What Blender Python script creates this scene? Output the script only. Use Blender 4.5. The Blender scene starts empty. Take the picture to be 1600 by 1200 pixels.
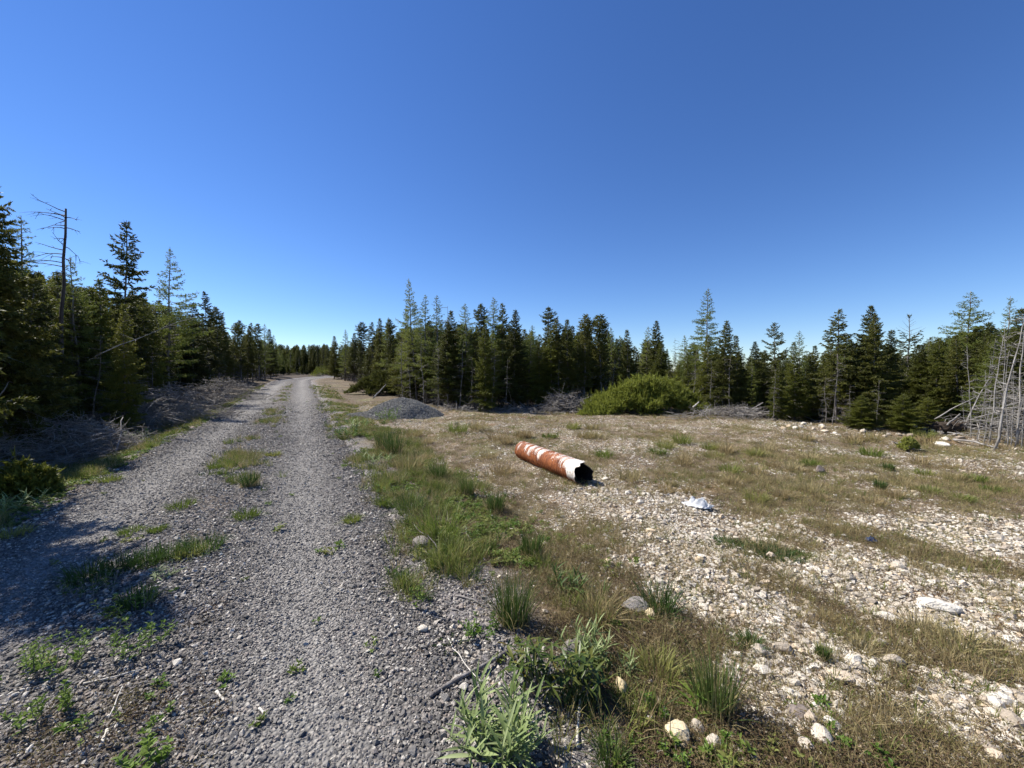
import bpy, bmesh, math, random
import numpy as np
from mathutils import Vector, Matrix, Euler

# ------------------------------------------------------------------ camera, sky, sun, exposure
S = bpy.context.scene
COL = S.collection
FPX, CZ, HORIZON = 601.0, 1.60, 583.0           # focal length in photo pixels, eye height, horizon row
PITCH = math.atan((600 - HORIZON) / FPX)
cam_d = bpy.data.cameras.new('camera'); cam = bpy.data.objects.new('camera', cam_d); COL.objects.link(cam)
cam.location = (0, 0, CZ); cam.rotation_euler = (math.pi / 2 - PITCH, 0, 0)
cam_d.sensor_width = 36; cam_d.lens = 36 * FPX / 1600; cam_d.clip_start = 0.05; cam_d.clip_end = 3000
S.camera = cam

SUN_EL = math.radians(48); SUN_DIR2 = Vector((-0.93, 0.37)).normalized()   # towards the sun: left and a little ahead
sun_vec = Vector((SUN_DIR2.x * math.cos(SUN_EL), SUN_DIR2.y * math.cos(SUN_EL), math.sin(SUN_EL)))
W = bpy.data.worlds.new('World'); S.world = W; W.use_nodes = True
wn = W.node_tree; wn.nodes.clear()
sky = wn.nodes.new('ShaderNodeTexSky'); sky.sky_type = 'NISHITA'; sky.sun_disc = False
sky.sun_elevation = SUN_EL; sky.sun_rotation = math.atan2(SUN_DIR2.x, SUN_DIR2.y)
sky.altitude = 500; sky.air_density = 1.0; sky.dust_density = 0.0; sky.ozone_density = 6.0
hs = wn.nodes.new('ShaderNodeHueSaturation'); hs.inputs['Saturation'].default_value = 1.15; hs.inputs['Hue'].default_value = .510
bg = wn.nodes.new('ShaderNodeBackground'); bg.inputs['Strength'].default_value = 0.088
wo = wn.nodes.new('ShaderNodeOutputWorld')
wn.links.new(sky.outputs[0], hs.inputs['Color']); wn.links.new(hs.outputs[0], bg.inputs[0]); wn.links.new(bg.outputs[0], wo.inputs[0])
sl = bpy.data.lights.new('sun', 'SUN'); sl.energy = 5.0; sl.angle = math.radians(0.5); sl.color = (1.0, 0.955, 0.88)
so = bpy.data.objects.new('sun', sl); COL.objects.link(so); so.rotation_euler = sun_vec.to_track_quat('Z', 'Y').to_euler()
so.location = (-30, 12, 45)
S.view_settings.view_transform = 'Standard'; S.view_settings.look = 'None'; S.view_settings.gamma = 1
S.view_settings.exposure = 0.80; S.view_settings.use_curve_mapping = False
S.render.engine = 'CYCLES'
S.cycles.max_bounces = 4; S.cycles.diffuse_bounces = 2; S.cycles.glossy_bounces = 1; S.cycles.transmission_bounces = 2
S.cycles.use_adaptive_sampling = True; S.cycles.adaptive_threshold = 0.03

rng = np.random.default_rng(7)
random.seed(7)

# ------------------------------------------------------------------ noise and terrain functions
def _hash(xi, yi, seed):
    x = (xi & 0xffffffff).astype(np.uint32); y = (yi & 0xffffffff).astype(np.uint32)
    with np.errstate(over='ignore'):
        h = x * np.uint32(374761393) + y * np.uint32(668265263) + np.uint32((seed * 1274126177) & 0xffffffff)
        h = (h ^ (h >> np.uint32(13))) * np.uint32(1274126177)
        h = h ^ (h >> np.uint32(16))
    return h.astype(np.float64) / 4294967295.0
def vnoise(x, y, seed=0):
    xf = np.floor(x); yf = np.floor(y); xi = xf.astype(np.int64); yi = yf.astype(np.int64)
    u = x - xf; v = y - yf; u = u * u * (3 - 2 * u); v = v * v * (3 - 2 * v)
    a = _hash(xi, yi, seed); b = _hash(xi + 1, yi, seed); c = _hash(xi, yi + 1, seed); d = _hash(xi + 1, yi + 1, seed)
    return (a * (1 - u) + b * u) * (1 - v) + (c * (1 - u) + d * u) * v
def fbm(x, y, seed=0, octv=4):
    s = 0; a = 0.5; t = 0
    for i in range(octv):
        s = s + a * vnoise(x, y, seed + i * 17); t += a; a *= 0.5; x = x * 2.03 + 3.1; y = y * 2.03 + 1.7
    return s / t
def sstep(a, b, x):
    t = np.clip((x - a) / (b - a), 0, 1); return t * t * (3 - 2 * t)

RD = np.array([-0.48, 0.8773]); RN = np.array([0.8773, 0.48]); RC = np.array([-5.25, 7.6])   # road direction, right normal, a centre point
def road_st(x, y):
    s = (x - RC[0]) * RD[0] + (y - RC[1]) * RD[1]; t = (x - RC[0]) * RN[0] + (y - RC[1]) * RN[1]
    return s, t - 0.012 * np.clip(s - 40, 0, 40) ** 2
def base_z(x, y):
    x = np.asarray(x, float); y = np.asarray(y, float)
    s, t = road_st(x, y)
    z = 0.022 * np.clip(y - 13, 0, 85) * sstep(13, 22, y)
    z = z - 0.34 * sstep(-1.9, -3.1, t) * (1 - 0.75 * sstep(-3.6, -6.0, t))          # ditch left of the road
    z = z - 0.09 * sstep(1.9, 3.4, t)                                                 # field lies a little lower
    off = sstep(1.7, 2.6, np.abs(t))
    z = z + off * ((fbm(x * .35, y * .35, 3) - .5) * .26 + (fbm(x * 1.6, y * 1.6, 5) - .5) * .07 + (fbm(x * 6, y * 6, 9, 3) - .5) * .028)
    d = np.hypot(x - 11.5, (y - 9.3) * 1.0)                                           # stony berm before the right wood
    rl = (x - 9.0) * 0.55 + (y - 11.3) * 0.83
    z = z + 0.16 * np.exp(-(rl / .7) ** 2) * sstep(6.0, 8.0, x)
    return z
def ground_z(x, y):
    s, t = road_st(np.asarray(x, float), np.asarray(y, float))
    return base_z(x, y) - 0.07 * sstep(2.05, 1.6, np.abs(t)) * (np.abs(s - 40) < 75)
def road_z(s, t, x, y):
    a = np.abs(t)
    z = base_z(x, y) + 0.018 + 0.03 * np.exp(-(t / .45) ** 2) - 0.025 * np.exp(-((a - .95) / .4) ** 2)
    z = z + (fbm(x * 1.3, y * 1.3, 21) - .5) * .035 + (fbm(x * 7, y * 7, 23, 3) - .5) * .014
    return z - 0.12 * sstep(1.55, 2.2, a + (fbm(x * 1.1, y * 1.1, 31) - .5) * .55)
def surf_z(x, y):
    x = np.asarray(x, float); y = np.asarray(y, float); s, t = road_st(x, y)
    g = ground_z(x, y); r = np.where((np.abs(t) < 2.3) & (np.abs(s - 40) < 75), road_z(s, t, x, y), -9)
    return np.maximum(g, r)
cp, sp_ = math.cos(PITCH), math.sin(PITCH)
def ray(px, py):
    a = (px - 800) / FPX; b = (600 - py) / FPX
    return np.array([a, cp + b * sp_, -sp_ + b * cp])
def gp(px, py):
    """the spot of the ground seen at a photo pixel"""
    d = ray(px, py); z = 0.0
    for _ in range(12):
        k = (z - CZ) / d[2]; z = float(surf_z(d[0] * k, d[1] * k))
    return Vector((d[0] * k, d[1] * k, z))
def gpv(px, py):
    px = np.asarray(px, float); py = np.asarray(py, float); a = (px - 800) / FPX; b = (600 - py) / FPX; dy = cp + b * sp_; dz = -sp_ + b * cp; z = np.zeros_like(a)
    for _ in range(8): k = (z - CZ) / dz; z = surf_z(a * k, dy * k)
    return a * k, dy * k, z
def dp(px, depth):
    d = ray(px, HORIZON); k = depth / d[1]
    x = d[0] * k; return Vector((x, depth, float(surf_z(x, depth))))
def height_to(p, py):
    """height a thing standing at p needs for its top to show at photo row py"""
    d = ray(800, py); return CZ + d[2] / d[1] * p.y - p.z

# ------------------------------------------------------------------ mesh helpers
class MB:
    """collects triangles / quads for one mesh"""
    def __init__(s): s.v = []; s.t = []; s.q = []; s.n = 0
    def add(s, V, T=None, Q=None):
        V = np.asarray(V, float).reshape(-1, 3)
        if T is not None and len(T): s.t.append(np.asarray(T, int).reshape(-1, 3) + s.n)
        if Q is not None and len(Q): s.q.append(np.asarray(Q, int).reshape(-1, 4) + s.n)
        s.v.append(V); s.n += len(V)
    def tube(s, pts, rad, k=5, cap=True):
        P = np.asarray(pts, float); n = len(P); rad = np.broadcast_to(np.asarray(rad, float), (n,))
        D = np.gradient(P, axis=0); D /= np.linalg.norm(D, axis=1)[:, None] + 1e-9
        ref = np.array([0, 0, 1.]) if abs(D[0][2]) < .8 else np.array([1., 0, 0])
        A = np.cross(D, ref); A /= np.linalg.norm(A, axis=1)[:, None] + 1e-9; B = np.cross(D, A)
        an = np.arange(k) * 2 * math.pi / k
        V = P[:, None] + rad[:, None, None] * (A[:, None] * np.cos(an)[None, :, None] + B[:, None] * np.sin(an)[None, :, None])
        i = np.arange(n - 1)[:, None] * k; j = np.arange(k)[None]; j2 = (j + 1) % k
        Q = np.stack([i + j, i + j2, i + k + j2, i + k + j], -1).reshape(-1, 4)
        T = []
        V = V.reshape(-1, 3)
        if cap:
            T = [[0, a + 1, a] for a in range(1, k - 1)] + [[(n - 1) * k, (n - 1) * k + a, (n - 1) * k + a + 1] for a in range(1, k - 1)]
        s.add(V, T, Q)
    def mesh(s, name, mats, smooth=False):
        V = np.concatenate(s.v) if s.v else np.zeros((0, 3))
        T = np.concatenate(s.t) if s.t else np.zeros((0, 3), int); Q = np.concatenate(s.q) if s.q else np.zeros((0, 4), int)
        m = bpy.data.meshes.new(name)
        m.vertices.add(len(V)); m.vertices.foreach_set('co', V.astype(np.float32).ravel())
        m.loops.add(T.size + Q.size); m.loops.foreach_set('vertex_index', np.concatenate([T.ravel(), Q.ravel()]).astype(np.int32))
        m.polygons.add(len(T) + len(Q))
        ls = np.concatenate([np.arange(len(T)) * 3, T.size + np.arange(len(Q)) * 4]).astype(np.int32)
        m.polygons.foreach_set('loop_start', ls)
        m.polygons.foreach_set('use_smooth', np.full(len(T) + len(Q), smooth))
        m.update(calc_edges=True); m.validate()
        for a in (mats if isinstance(mats, (list, tuple)) else [mats]): m.materials.append(a)
        return m
def obj(name, mesh, parent=None, loc=None, rot=None, scale=None):
    o = bpy.data.objects.new(name, mesh); COL.objects.link(o)
    if parent is not None: o.parent = parent
    if loc is not None: o.location = loc
    if rot is not None: o.rotation_euler = rot
    if scale is not None: o.scale = scale if hasattr(scale, '__len__') else (scale,) * 3
    return o
def tag(o, label=None, cat=None, group=None, kind=None):
    for k, v in (('label', label), ('category', cat), ('group', group), ('kind', kind)):
        if v: o[k] = v
    return o
def thing(name, label, cat, loc, rot=(0, 0, 0), scale=None, group=None):
    return tag(obj(name, None, None, loc, rot, scale), label, cat, group)

# ------------------------------------------------------------------ materials
def new_mat(name):
    m = bpy.data.materials.new(name); m.use_nodes = True; nt = m.node_tree
    b = nt.nodes['Principled BSDF']; b.inputs['Specular IOR Level'].default_value = 0.25
    return m, nt, b
def N(nt, t, **k):
    n = nt.nodes.new(t)
    for a, v in k.items():
        if a in n.inputs: n.inputs[a].default_value = v
        else: setattr(n, a, v)
    return n
def ramp(nt, fac, stops, interp='LINEAR'):
    r = nt.nodes.new('ShaderNodeValToRGB'); r.color_ramp.interpolation = interp
    e = r.color_ramp.elements
    while len(e) < len(stops): e.new(0.5)
    for i, (p, c) in enumerate(stops): e[i].position = p; e[i].color = (c[0], c[1], c[2], 1) if hasattr(c, '__len__') else (c, c, c, 1)
    nt.links.new(fac, r.inputs[0]); return r.outputs[0]
def mixc(nt, fac, a, b, mode='MIX'):
    m = nt.nodes.new('ShaderNodeMix'); m.data_type = 'RGBA'; m.blend_type = mode
    for sock, v in ((m.inputs[0], fac), (m.inputs[6], a), (m.inputs[7], b)):
        if hasattr(v, 'node'): nt.links.new(v, sock)
        else: sock.default_value = v if not hasattr(v, '__len__') else (v[0], v[1], v[2], 1)
    return m.outputs[2]
def mth(nt, op, a, b=0.0):
    m = nt.nodes.new('ShaderNodeMath'); m.operation = op
    for sock, v in ((m.inputs[0], a), (m.inputs[1], b)):
        if hasattr(v, 'node'): nt.links.new(v, sock)
        else: sock.default_value = v
    return m.outputs[0]
def noise(nt, scale, detail=3, vec=None, rough=.6, out='Fac'):
    n = N(nt, 'ShaderNodeTexNoise', Scale=scale, Detail=detail, Roughness=rough)
    if vec is not None: nt.links.new(vec, n.inputs['Vector'])
    return n.outputs[out]
def wpos(nt): return nt.nodes.new('ShaderNodeNewGeometry').outputs['Position']
def opos(nt): return nt.nodes.new('ShaderNodeTexCoord').outputs['Object']
def bump(nt, b, h, strength=.5, dist=.01):
    n = N(nt, 'ShaderNodeBump', Strength=strength, Distance=dist); nt.links.new(h, n.inputs['Height']); nt.links.new(n.outputs[0], b.inputs['Normal'])

def leaf_mat(name, stops, trans=.3, rough=.55, nscale=1.2):
    m, nt, b = new_mat(name)
    oi = nt.nodes.new('ShaderNodeObjectInfo')
    f = mth(nt, 'ADD', mth(nt, 'MULTIPLY', oi.outputs['Random'], .45), mth(nt, 'MULTIPLY', noise(nt, nscale, 4, wpos(nt), .75), .62))
    c = ramp(nt, f, stops)
    nt.links.new(c, b.inputs['Base Color']); b.inputs['Roughness'].default_value = rough
    tr = nt.nodes.new('ShaderNodeBsdfTranslucent'); nt.links.new(c, tr.inputs[0])
    mx = N(nt, 'ShaderNodeMixShader'); mx.inputs[0].default_value = trans
    nt.links.new(b.outputs[0], mx.inputs[1]); nt.links.new(tr.outputs[0], mx.inputs[2])
    nt.links.new(mx.outputs[0], nt.nodes['Material Output'].inputs[0]); return m
M = {}
M['spruce'] = leaf_mat('spruce_needles', [(.2, (.044, .050, .013)), (.5, (.084, .092, .019)), (.8, (.135, .135, .028))], .34, .6, 1.5)
M['fir'] = leaf_mat('fir_needles', [(.2, (.075, .086, .014)), (.5, (.128, .140, .022)), (.8, (.19, .19, .034))], .36, .55, 1.5)
M['larch'] = leaf_mat('larch_needles', [(.2, (.11, .135, .030)), (.5, (.165, .195, .040)), (.85, (.23, .25, .06))], .45, .6, 1.5)
M['juniper'] = leaf_mat('juniper_needles', [(.2, (.15, .175, .028)), (.5, (.23, .255, .046)), (.85, (.32, .33, .085))], .45, .6, 1.3)
M['green_grass'] = leaf_mat('green_grass', [(.25, (.085, .125, .020)), (.5, (.15, .195, .035)), (.8, (.27, .26, .08))], .35, .5, 2)
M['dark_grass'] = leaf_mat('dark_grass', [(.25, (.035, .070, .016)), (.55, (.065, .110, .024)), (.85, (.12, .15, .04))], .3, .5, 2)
M['dry_grass'] = leaf_mat('dry_grass', [(.2, (.22, .16, .075)), (.45, (.34, .265, .135)), (.62, (.28, .24, .10)), (.85, (.46, .375, .22))], .3, .7, 1.2)
M['straw'] = leaf_mat('straw', [(.2, (.20, .16, .06)), (.5, (.38, .30, .16)), (.85, (.52, .43, .27))], .3, .7, 4)
M['silver_leaf'] = leaf_mat('silver_leaf', [(.2, (.14, .20, .06)), (.5, (.22, .28, .10)), (.85, (.35, .39, .19))], .3, .55, 6)
M['laurel_leaf'] = leaf_mat('laurel_leaf', [(.2, (.030, .055, .012)), (.5, (.065, .095, .020)), (.72, (.12, .13, .03)), (.9, (.20, .10, .03))], .25, .35, 6)
M['forb_leaf'] = leaf_mat('forb_leaf', [(.2, (.065, .13, .018)), (.5, (.12, .20, .03)), (.85, (.21, .27, .05))], .4, .5, 5)
M['heath'] = leaf_mat('heath', [(.2, (.08, .055, .03)), (.45, (.16, .105, .06)), (.62, (.15, .13, .05)), (.9, (.27, .19, .11))], .2, .8, 1.6)

def wood_mat(name, stops, sc=9):
    m, nt, b = new_mat(name); p = opos(nt)
    mp = N(nt, 'ShaderNodeMapping'); mp.inputs['Scale'].default_value = (1, 1, .3); nt.links.new(p, mp.inputs[0])
    n = noise(nt, sc, 5, mp.outputs[0], .7); nt.links.new(ramp(nt, n, stops), b.inputs['Base Color'])
    b.inputs['Roughness'].default_value = .85; bump(nt, b, noise(nt, sc * 5, 3, mp.outputs[0]), .6, .01); return m
M['bark'] = wood_mat('spruce_bark', [(.3, (.06, .048, .04)), (.5, (.15, .135, .12)), (.66, (.32, .31, .28))])
M['dead'] = wood_mat('dead_wood', [(.3, (.12, .105, .09)), (.5, (.24, .22, .20)), (.7, (.40, .38, .35))], 6)
M['pale_stem'] = wood_mat('pale_stem', [(.3, (.10, .088, .078)), (.5, (.24, .225, .205)), (.7, (.42, .40, .37))], 5)
M['stick_dark'] = wood_mat('weathered_stick', [(.3, (.06, .05, .045)), (.55, (.20, .18, .165)), (.75, (.36, .34, .32))], 12)
M['stick_white'] = wood_mat('bleached_stick', [(.3, (.38, .34, .28)), (.6, (.62, .58, .50))], 15)
M['snag_bark'] = wood_mat('charred_bark', [(.3, (.03, .025, .022)), (.55, (.075, .062, .055)), (.75, (.17, .155, .15))], 5)
M['slash'] = wood_mat('slash_wood', [(.3, (.12, .105, .09)), (.5, (.24, .22, .195)), (.72, (.44, .41, .38))], 3)
M['root'] = wood_mat('root_wood', [(.3, (.02, .015, .01)), (.6, (.07, .05, .035))], 6)

def stone_mat(name, stops, spread=1.0):
    m, nt, b = new_mat(name)
    oi = nt.nodes.new('ShaderNodeObjectInfo'); c = ramp(nt, oi.outputs['Random'], stops)
    p = opos(nt); n = noise(nt, 4, 5, p, .7)
    if spread != 1.0:   # compacted wheel tracks carry pale dust
        a = nt.nodes.new('ShaderNodeAttribute'); a.attribute_type = 'INSTANCER'; a.attribute_name = 'tint'
        c = mixc(nt, mth(nt, 'MULTIPLY', a.outputs['Fac'], spread), c, (.27, .255, .235))
    c = mixc(nt, .55, c, ramp(nt, n, [(.25, .45), (.6, 1.25)]), 'MULTIPLY')
    nt.links.new(c, b.inputs['Base Color']); b.inputs['Roughness'].default_value = .8
    bump(nt, b, noise(nt, 9, 4, p), .35, .15); return m
M['gravel'] = stone_mat('slate_gravel', [(0, (.055, .050, .046)), (.28, (.125, .116, .106)), (.55, (.215, .20, .18)), (.76, (.265, .22, .188)), (.88, (.46, .42, .36)), (1, (.60, .55, .47))], .28)
M['pile'] = stone_mat('pile_gravel', [(0, (.13, .124, .112)), (.5, (.215, .206, .186)), (.85, (.30, .286, .255)), (1, (.42, .39, .34))])
M['lime'] = stone_mat('pale_stone', [(0, (.26, .21, .16)), (.2, (.42, .36, .28)), (.5, (.54, .48, .39)), (.72, (.66, .61, .52)), (.88, (.54, .42, .28)), (1, (.30, .27, .245))])
M['greystone'] = stone_mat('grey_stone', [(0, (.17, .15, .135)), (1, (.26, .235, .21))])
M['yellowstone'] = stone_mat('yellow_stone', [(0, (.60, .48, .29)), (1, (.66, .54, .35))])
M['brownstone'] = stone_mat('brown_stone', [(0, (.15, .12, .105)), (1, (.20, .165, .14))])

def attr(nt, name):
    a = nt.nodes.new('ShaderNodeAttribute'); a.attribute_name = name; return a.outputs['Fac']
def vor(nt, scale, vec, feature='F1', rnd=1.0):
    v = nt.nodes.new('ShaderNodeTexVoronoi'); v.feature = feature; v.inputs['Scale'].default_value = scale; v.inputs['Randomness'].default_value = rnd
    nt.links.new(vec, v.inputs['Vector']); return v
def bw(nt, c):
    r = nt.nodes.new('ShaderNodeSeparateColor'); nt.links.new(c, r.inputs[0]); return r.outputs[0]

m, nt, b = new_mat('field_ground'); M['ground'] = m; p = wpos(nt)
soil = ramp(nt, noise(nt, 2.2, 6, p, .7), [(.28, (.075, .055, .038)), (.45, (.15, .113, .076)), (.58, (.215, .165, .105)), (.72, (.28, .22, .14))])
soil = mixc(nt, ramp(nt, noise(nt, .8, 4, p), [(.5, 0.), (.66, .6)]), soil, (.12, .125, .045))
soil = mixc(nt, ramp(nt, noise(nt, .55, 3, p), [(.60, 0.), (.70, .55)]), soil, (.20, .085, .03))
soil = mixc(nt, .8, soil, ramp(nt, noise(nt, 55, 3, p, .8), [(.3, .35), (.7, 1.6)]), 'MULTIPLY')
v1 = vor(nt, 34, p); v2 = vor(nt, 13, p)
st = attr(nt, 'stony')
r1 = bw(nt, v1.outputs['Color']); r2 = bw(nt, v2.outputs['Color'])
k1 = mth(nt, 'MULTIPLY', mth(nt, 'LESS_THAN', r1, mth(nt, 'MULTIPLY', st, .55)), mth(nt, 'LESS_THAN', v1.outputs['Distance'], .40))
k2 = mth(nt, 'MULTIPLY', mth(nt, 'LESS_THAN', r2, mth(nt, 'MULTIPLY', st, .30)), mth(nt, 'LESS_THAN', v2.outputs['Distance'], .36))
sc1 = ramp(nt, noise(nt, 40, 2, p), [(.3, (.40, .35, .28)), (.7, (.66, .61, .52))])
c = mixc(nt, k1, soil, sc1); c = mixc(nt, k2, c, (.66, .62, .54))
gr = attr(nt, 'slategrit'); v3 = vor(nt, 60, p)
c = mixc(nt, gr, c, ramp(nt, bw(nt, v3.outputs['Color']), [(0, (.08, .078, .088)), (.6, (.18, .17, .18)), (1, (.40, .37, .33))]))
duff = attr(nt, 'duff')
c = mixc(nt, duff, c, ramp(nt, noise(nt, 5, 6, p, .75), [(.3, (.025, .019, .013)), (.6, (.075, .055, .038)), (.8, (.15, .12, .09))]))
nt.links.new(c, b.inputs['Base Color']); b.inputs['Roughness'].default_value = .95
hh = mth(nt, 'ADD', mth(nt, 'MULTIPLY', mth(nt, 'MAXIMUM', k1, k2), .8), noise(nt, 45, 5, p, .8))
bump(nt, b, hh, .8, .02)

m, nt, b = new_mat('road_gravel_bed'); M['road'] = m; p = wpos(nt)
v1 = vor(nt, 52, p); v2 = vor(nt, 24, p)
c = ramp(nt, bw(nt, v1.outputs['Color']), [(0, (.09, .083, .077)), (.4, (.165, .153, .142)), (.7, (.24, .224, .205)), (.88, (.245, .203, .175)), (.96, (.36, .34, .31)), (1, (.5, .47, .42))])
c = mixc(nt, .75, c, ramp(nt, v1.outputs['Distance'], [(.15, 1.15), (.62, .30)]), 'MULTIPLY')
tr = attr(nt, 'track')
c = mixc(nt, mth(nt, 'MULTIPLY', tr, .5), c, (.30, .283, .258))
c = mixc(nt, mth(nt, 'MULTIPLY', attr(nt, 'dirt'), .6), c, ramp(nt, noise(nt, 30, 4, p, .8), [(.3, (.07, .05, .036)), (.7, (.19, .145, .105))]))
c = mixc(nt, .5, c, ramp(nt, noise(nt, 1.1, 4, p), [(.3, .7), (.7, 1.25)]), 'MULTIPLY')
nt.links.new(c, b.inputs['Base Color']); b.inputs['Roughness'].default_value = .85
bump(nt, b, mth(nt, 'ADD', mth(nt, 'SUBTRACT', 1.0, v1.outputs['Distance']), mth(nt, 'MULTIPLY', bw(nt, v1.outputs['Color']), .5)), .9, .018)

# ------------------------------------------------------------------ zone masks of the field
_gpc = {}
def blob(x, y, px, py, rx, ry, ang=0):
    if (px, py) not in _gpc: _gpc[(px, py)] = gp(px, py)
    c = _gpc[(px, py)]; a = math.radians(ang); dx = x - c.x; dy = y - c.y
    u = (dx * math.cos(a) + dy * math.sin(a)) / rx; v = (-dx * math.sin(a) + dy * math.cos(a)) / ry
    d = np.hypot(u, v); out = np.zeros_like(d); k = d < 1.5
    if k.any(): out[k] = sstep(1.15, .65, d[k] + .55 * (fbm(x[k] * 2.2, y[k] * 2.2, 77) - .5))
    return out
def stony(x, y):
    s, t = road_st(x, y)
    f = fbm(x * .55, y * .55, 40, 4); g = fbm(x * 2.1, y * 2.1, 44, 3)
    m = .13 + .75 * sstep(.42, .62, .62 * f + .38 * g)
    for a in ((1300, 905, .9, .42, -35), (1420, 950, .6, .3, -20), (1000, 790, 1.3, .6, -30), (1120, 840, .9, .5, -35), (1150, 940, .8, .5, -40),
              (1540, 830, 1.6, .6, 0), (1000, 700, 2.0, .8, -10), (1250, 1000, .5, .5, -40), (1560, 1120, .5, .3, 0), (740, 660, 2.5, .5, 0), (1200, 1080, .4, .3, 0)):
        m = np.maximum(m, .95 * blob(x, y, *a))
    for a in ((1450, 1010, .7, .28, -25), (1230, 715, 1.9, .7, -5), (1400, 850, 1.0, .25, -38), (1190, 857, .42, .2, -28), (620, 690, 1.6, .6, -50), (1100, 740, 1.3, .4, -10), (1500, 760, 1.4, .4, 0)):
        m = m * (1 - .8 * blob(x, y, *a))
    m = np.maximum(m, .36 * sstep(3.6, 2.6, y) * sstep(2.4, 3.0, t)) * (1 - .75 * sstep(17, 25, y)) * (1 - .24 * sstep(4.5, 8, y))
    m = m * sstep(2.3, 3.2, t + (fbm(x * 1.5, y * 1.5, 50) - .5) * 1.0)
    return np.clip(m, 0, 1)
def forest(x, y):
    """1 under the woods"""
    s, t = road_st(x, y)
    a = x / np.maximum(y, .5)
    edge = np.interp(a, [-.45, -.35, -.25, -.15, 0., .45, .62, .85, 1.0, 1.25, 1.5, 2.5], [50, 27, 20, 17, 17, 17, 14.5, 12.0, 11.2, 9.2, 7.6, 5])
    r = sstep(edge - .4, edge + 1.2, y) * (t > 4)
    l = sstep(-3.9, -5.2, t)
    return np.maximum(r, l)

# ------------------------------------------------------------------ ground sheet
nx, ny = 560, 470
ux = np.linspace(-1, 1, nx); X1 = 2.4 * np.sinh(ux * math.asinh(320 / 2.4))
uy = np.linspace(-math.asinh(9 / 3.0), math.asinh(640 / 3.0), ny); Y1 = 3.0 * np.sinh(uy) + 1.0
GX, GY = np.meshgrid(X1, Y1); GZ = ground_z(GX, GY)
mb = MB(); i = np.arange(ny - 1)[:, None] * nx; j = np.arange(nx - 1)[None]
mb.add(np.stack([GX, GY, GZ], -1).reshape(-1, 3), None, np.stack([i + j, i + j + 1, i + nx + j + 1, i + nx + j], -1).reshape(-1, 4))
gm = mb.mesh('ground', M['ground'], True)
def set_attr(me, name, arr):
    a = me.attributes.new(name, 'FLOAT', 'POINT'); a.data.foreach_set('value', np.asarray(arr, np.float32).ravel())
fx, fy = GX.ravel(), GY.ravel(); gs, gt = road_st(fx, fy)
set_attr(gm, 'stony', stony(fx, fy) * (1 - forest(fx, fy)) * (1 - sstep(60, 90, fy)))
set_attr(gm, 'duff', np.maximum(forest(fx, fy), .55 * sstep(15, 22, fy) * sstep(2.0, 3.0, np.abs(gt)) * sstep(.3, .6, fbm(fx * .6, fy * .6, 66) + .1)))
set_attr(gm, 'slategrit', sstep(2.7, 1.9, np.abs(gt) + (fbm(fx * 2, fy * 2, 61) - .5) * .9) * .85)
ground = tag(obj('ground', gm), kind='structure')

# ------------------------------------------------------------------ gravel road
ss = np.concatenate([np.linspace(-16, 4, 330), np.linspace(4.1, 30, 170), np.linspace(30.3, 105, 130)]); tt = np.linspace(-2.3, 2.3, 84)
SS, TT = np.meshgrid(ss, tt, indexing='ij')
TT2 = TT + .012 * np.clip(SS - 40, 0, 40) ** 2
RX = RC[0] + SS * RD[0] + TT2 * RN[0]; RY = RC[1] + SS * RD[1] + TT2 * RN[1]
RZ = road_z(SS, TT, RX, RY)
mb = MB(); k = len(tt); i = np.arange(len(ss) - 1)[:, None] * k; j = np.arange(k - 1)[None]
mb.add(np.stack([RX, RY, RZ], -1).reshape(-1, 3), None, np.stack([i + j, i + j + 1, i + k + j + 1, i + k + j], -1).reshape(-1, 4))
rm = mb.mesh('road', M['road'], True)
def track_mask(t, x, y): return np.exp(-((np.abs(t) - .95) / .42) ** 2) * sstep(.25, .6, fbm(x * .9, y * .9, 71) + .15)
def dirt_mask(t, x, y): return np.clip(np.maximum(np.exp(-(t / .38) ** 2), sstep(1.35, 1.85, np.abs(t))) * sstep(.50, .70, fbm(x * 1.7, y * 1.7, 73)), 0, 1)
set_attr(rm, 'track', track_mask(TT, RX, RY)); set_attr(rm, 'dirt', dirt_mask(TT, RX, RY))
road = tag(obj('road', rm), kind='structure')

# ------------------------------------------------------------------ scatter by geometry nodes (uncountable cover only)
def proto_set(name, meshes):
    c = bpy.data.collections.new(name)
    for i, me in enumerate(meshes): c.objects.link(bpy.data.objects.new(f'{name}_{i:02d}', me))
    return c
def scatter_group(name, coll):
    g = bpy.data.node_groups.new(name, 'GeometryNodeTree')
    g.interface.new_socket('Geometry', in_out='INPUT', socket_type='NodeSocketGeometry'); g.interface.new_socket('Geometry', in_out='OUTPUT', socket_type='NodeSocketGeometry')
    gi = g.nodes.new('NodeGroupInput'); go = g.nodes.new('NodeGroupOutput')
    ci = g.nodes.new('GeometryNodeCollectionInfo'); ci.inputs['Collection'].default_value = coll; ci.inputs['Separate Children'].default_value = True; ci.inputs['Reset Children'].default_value = True
    ip = g.nodes.new('GeometryNodeInstanceOnPoints'); ip.inputs['Pick Instance'].default_value = True
    g.links.new(gi.outputs[0], ip.inputs['Points']); g.links.new(ci.outputs[0], ip.inputs['Instance'])
    for nm, ty, sock in (('idx', 'INT', 'Instance Index'), ('rot', 'FLOAT_VECTOR', 'Rotation'), ('scl', 'FLOAT_VECTOR', 'Scale')):
        a = g.nodes.new('GeometryNodeInputNamedAttribute'); a.data_type = ty; a.inputs['Name'].default_value = nm
        out = [o for o in a.outputs if o.enabled and o.name == 'Attribute'][0]
        if nm == 'rot':
            e = g.nodes.new('FunctionNodeEulerToRotation'); g.links.new(out, e.inputs[0]); out = e.outputs[0]
        g.links.new(out, ip.inputs[sock])
    g.links.new(ip.outputs[0], go.inputs[0]); return g
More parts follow.
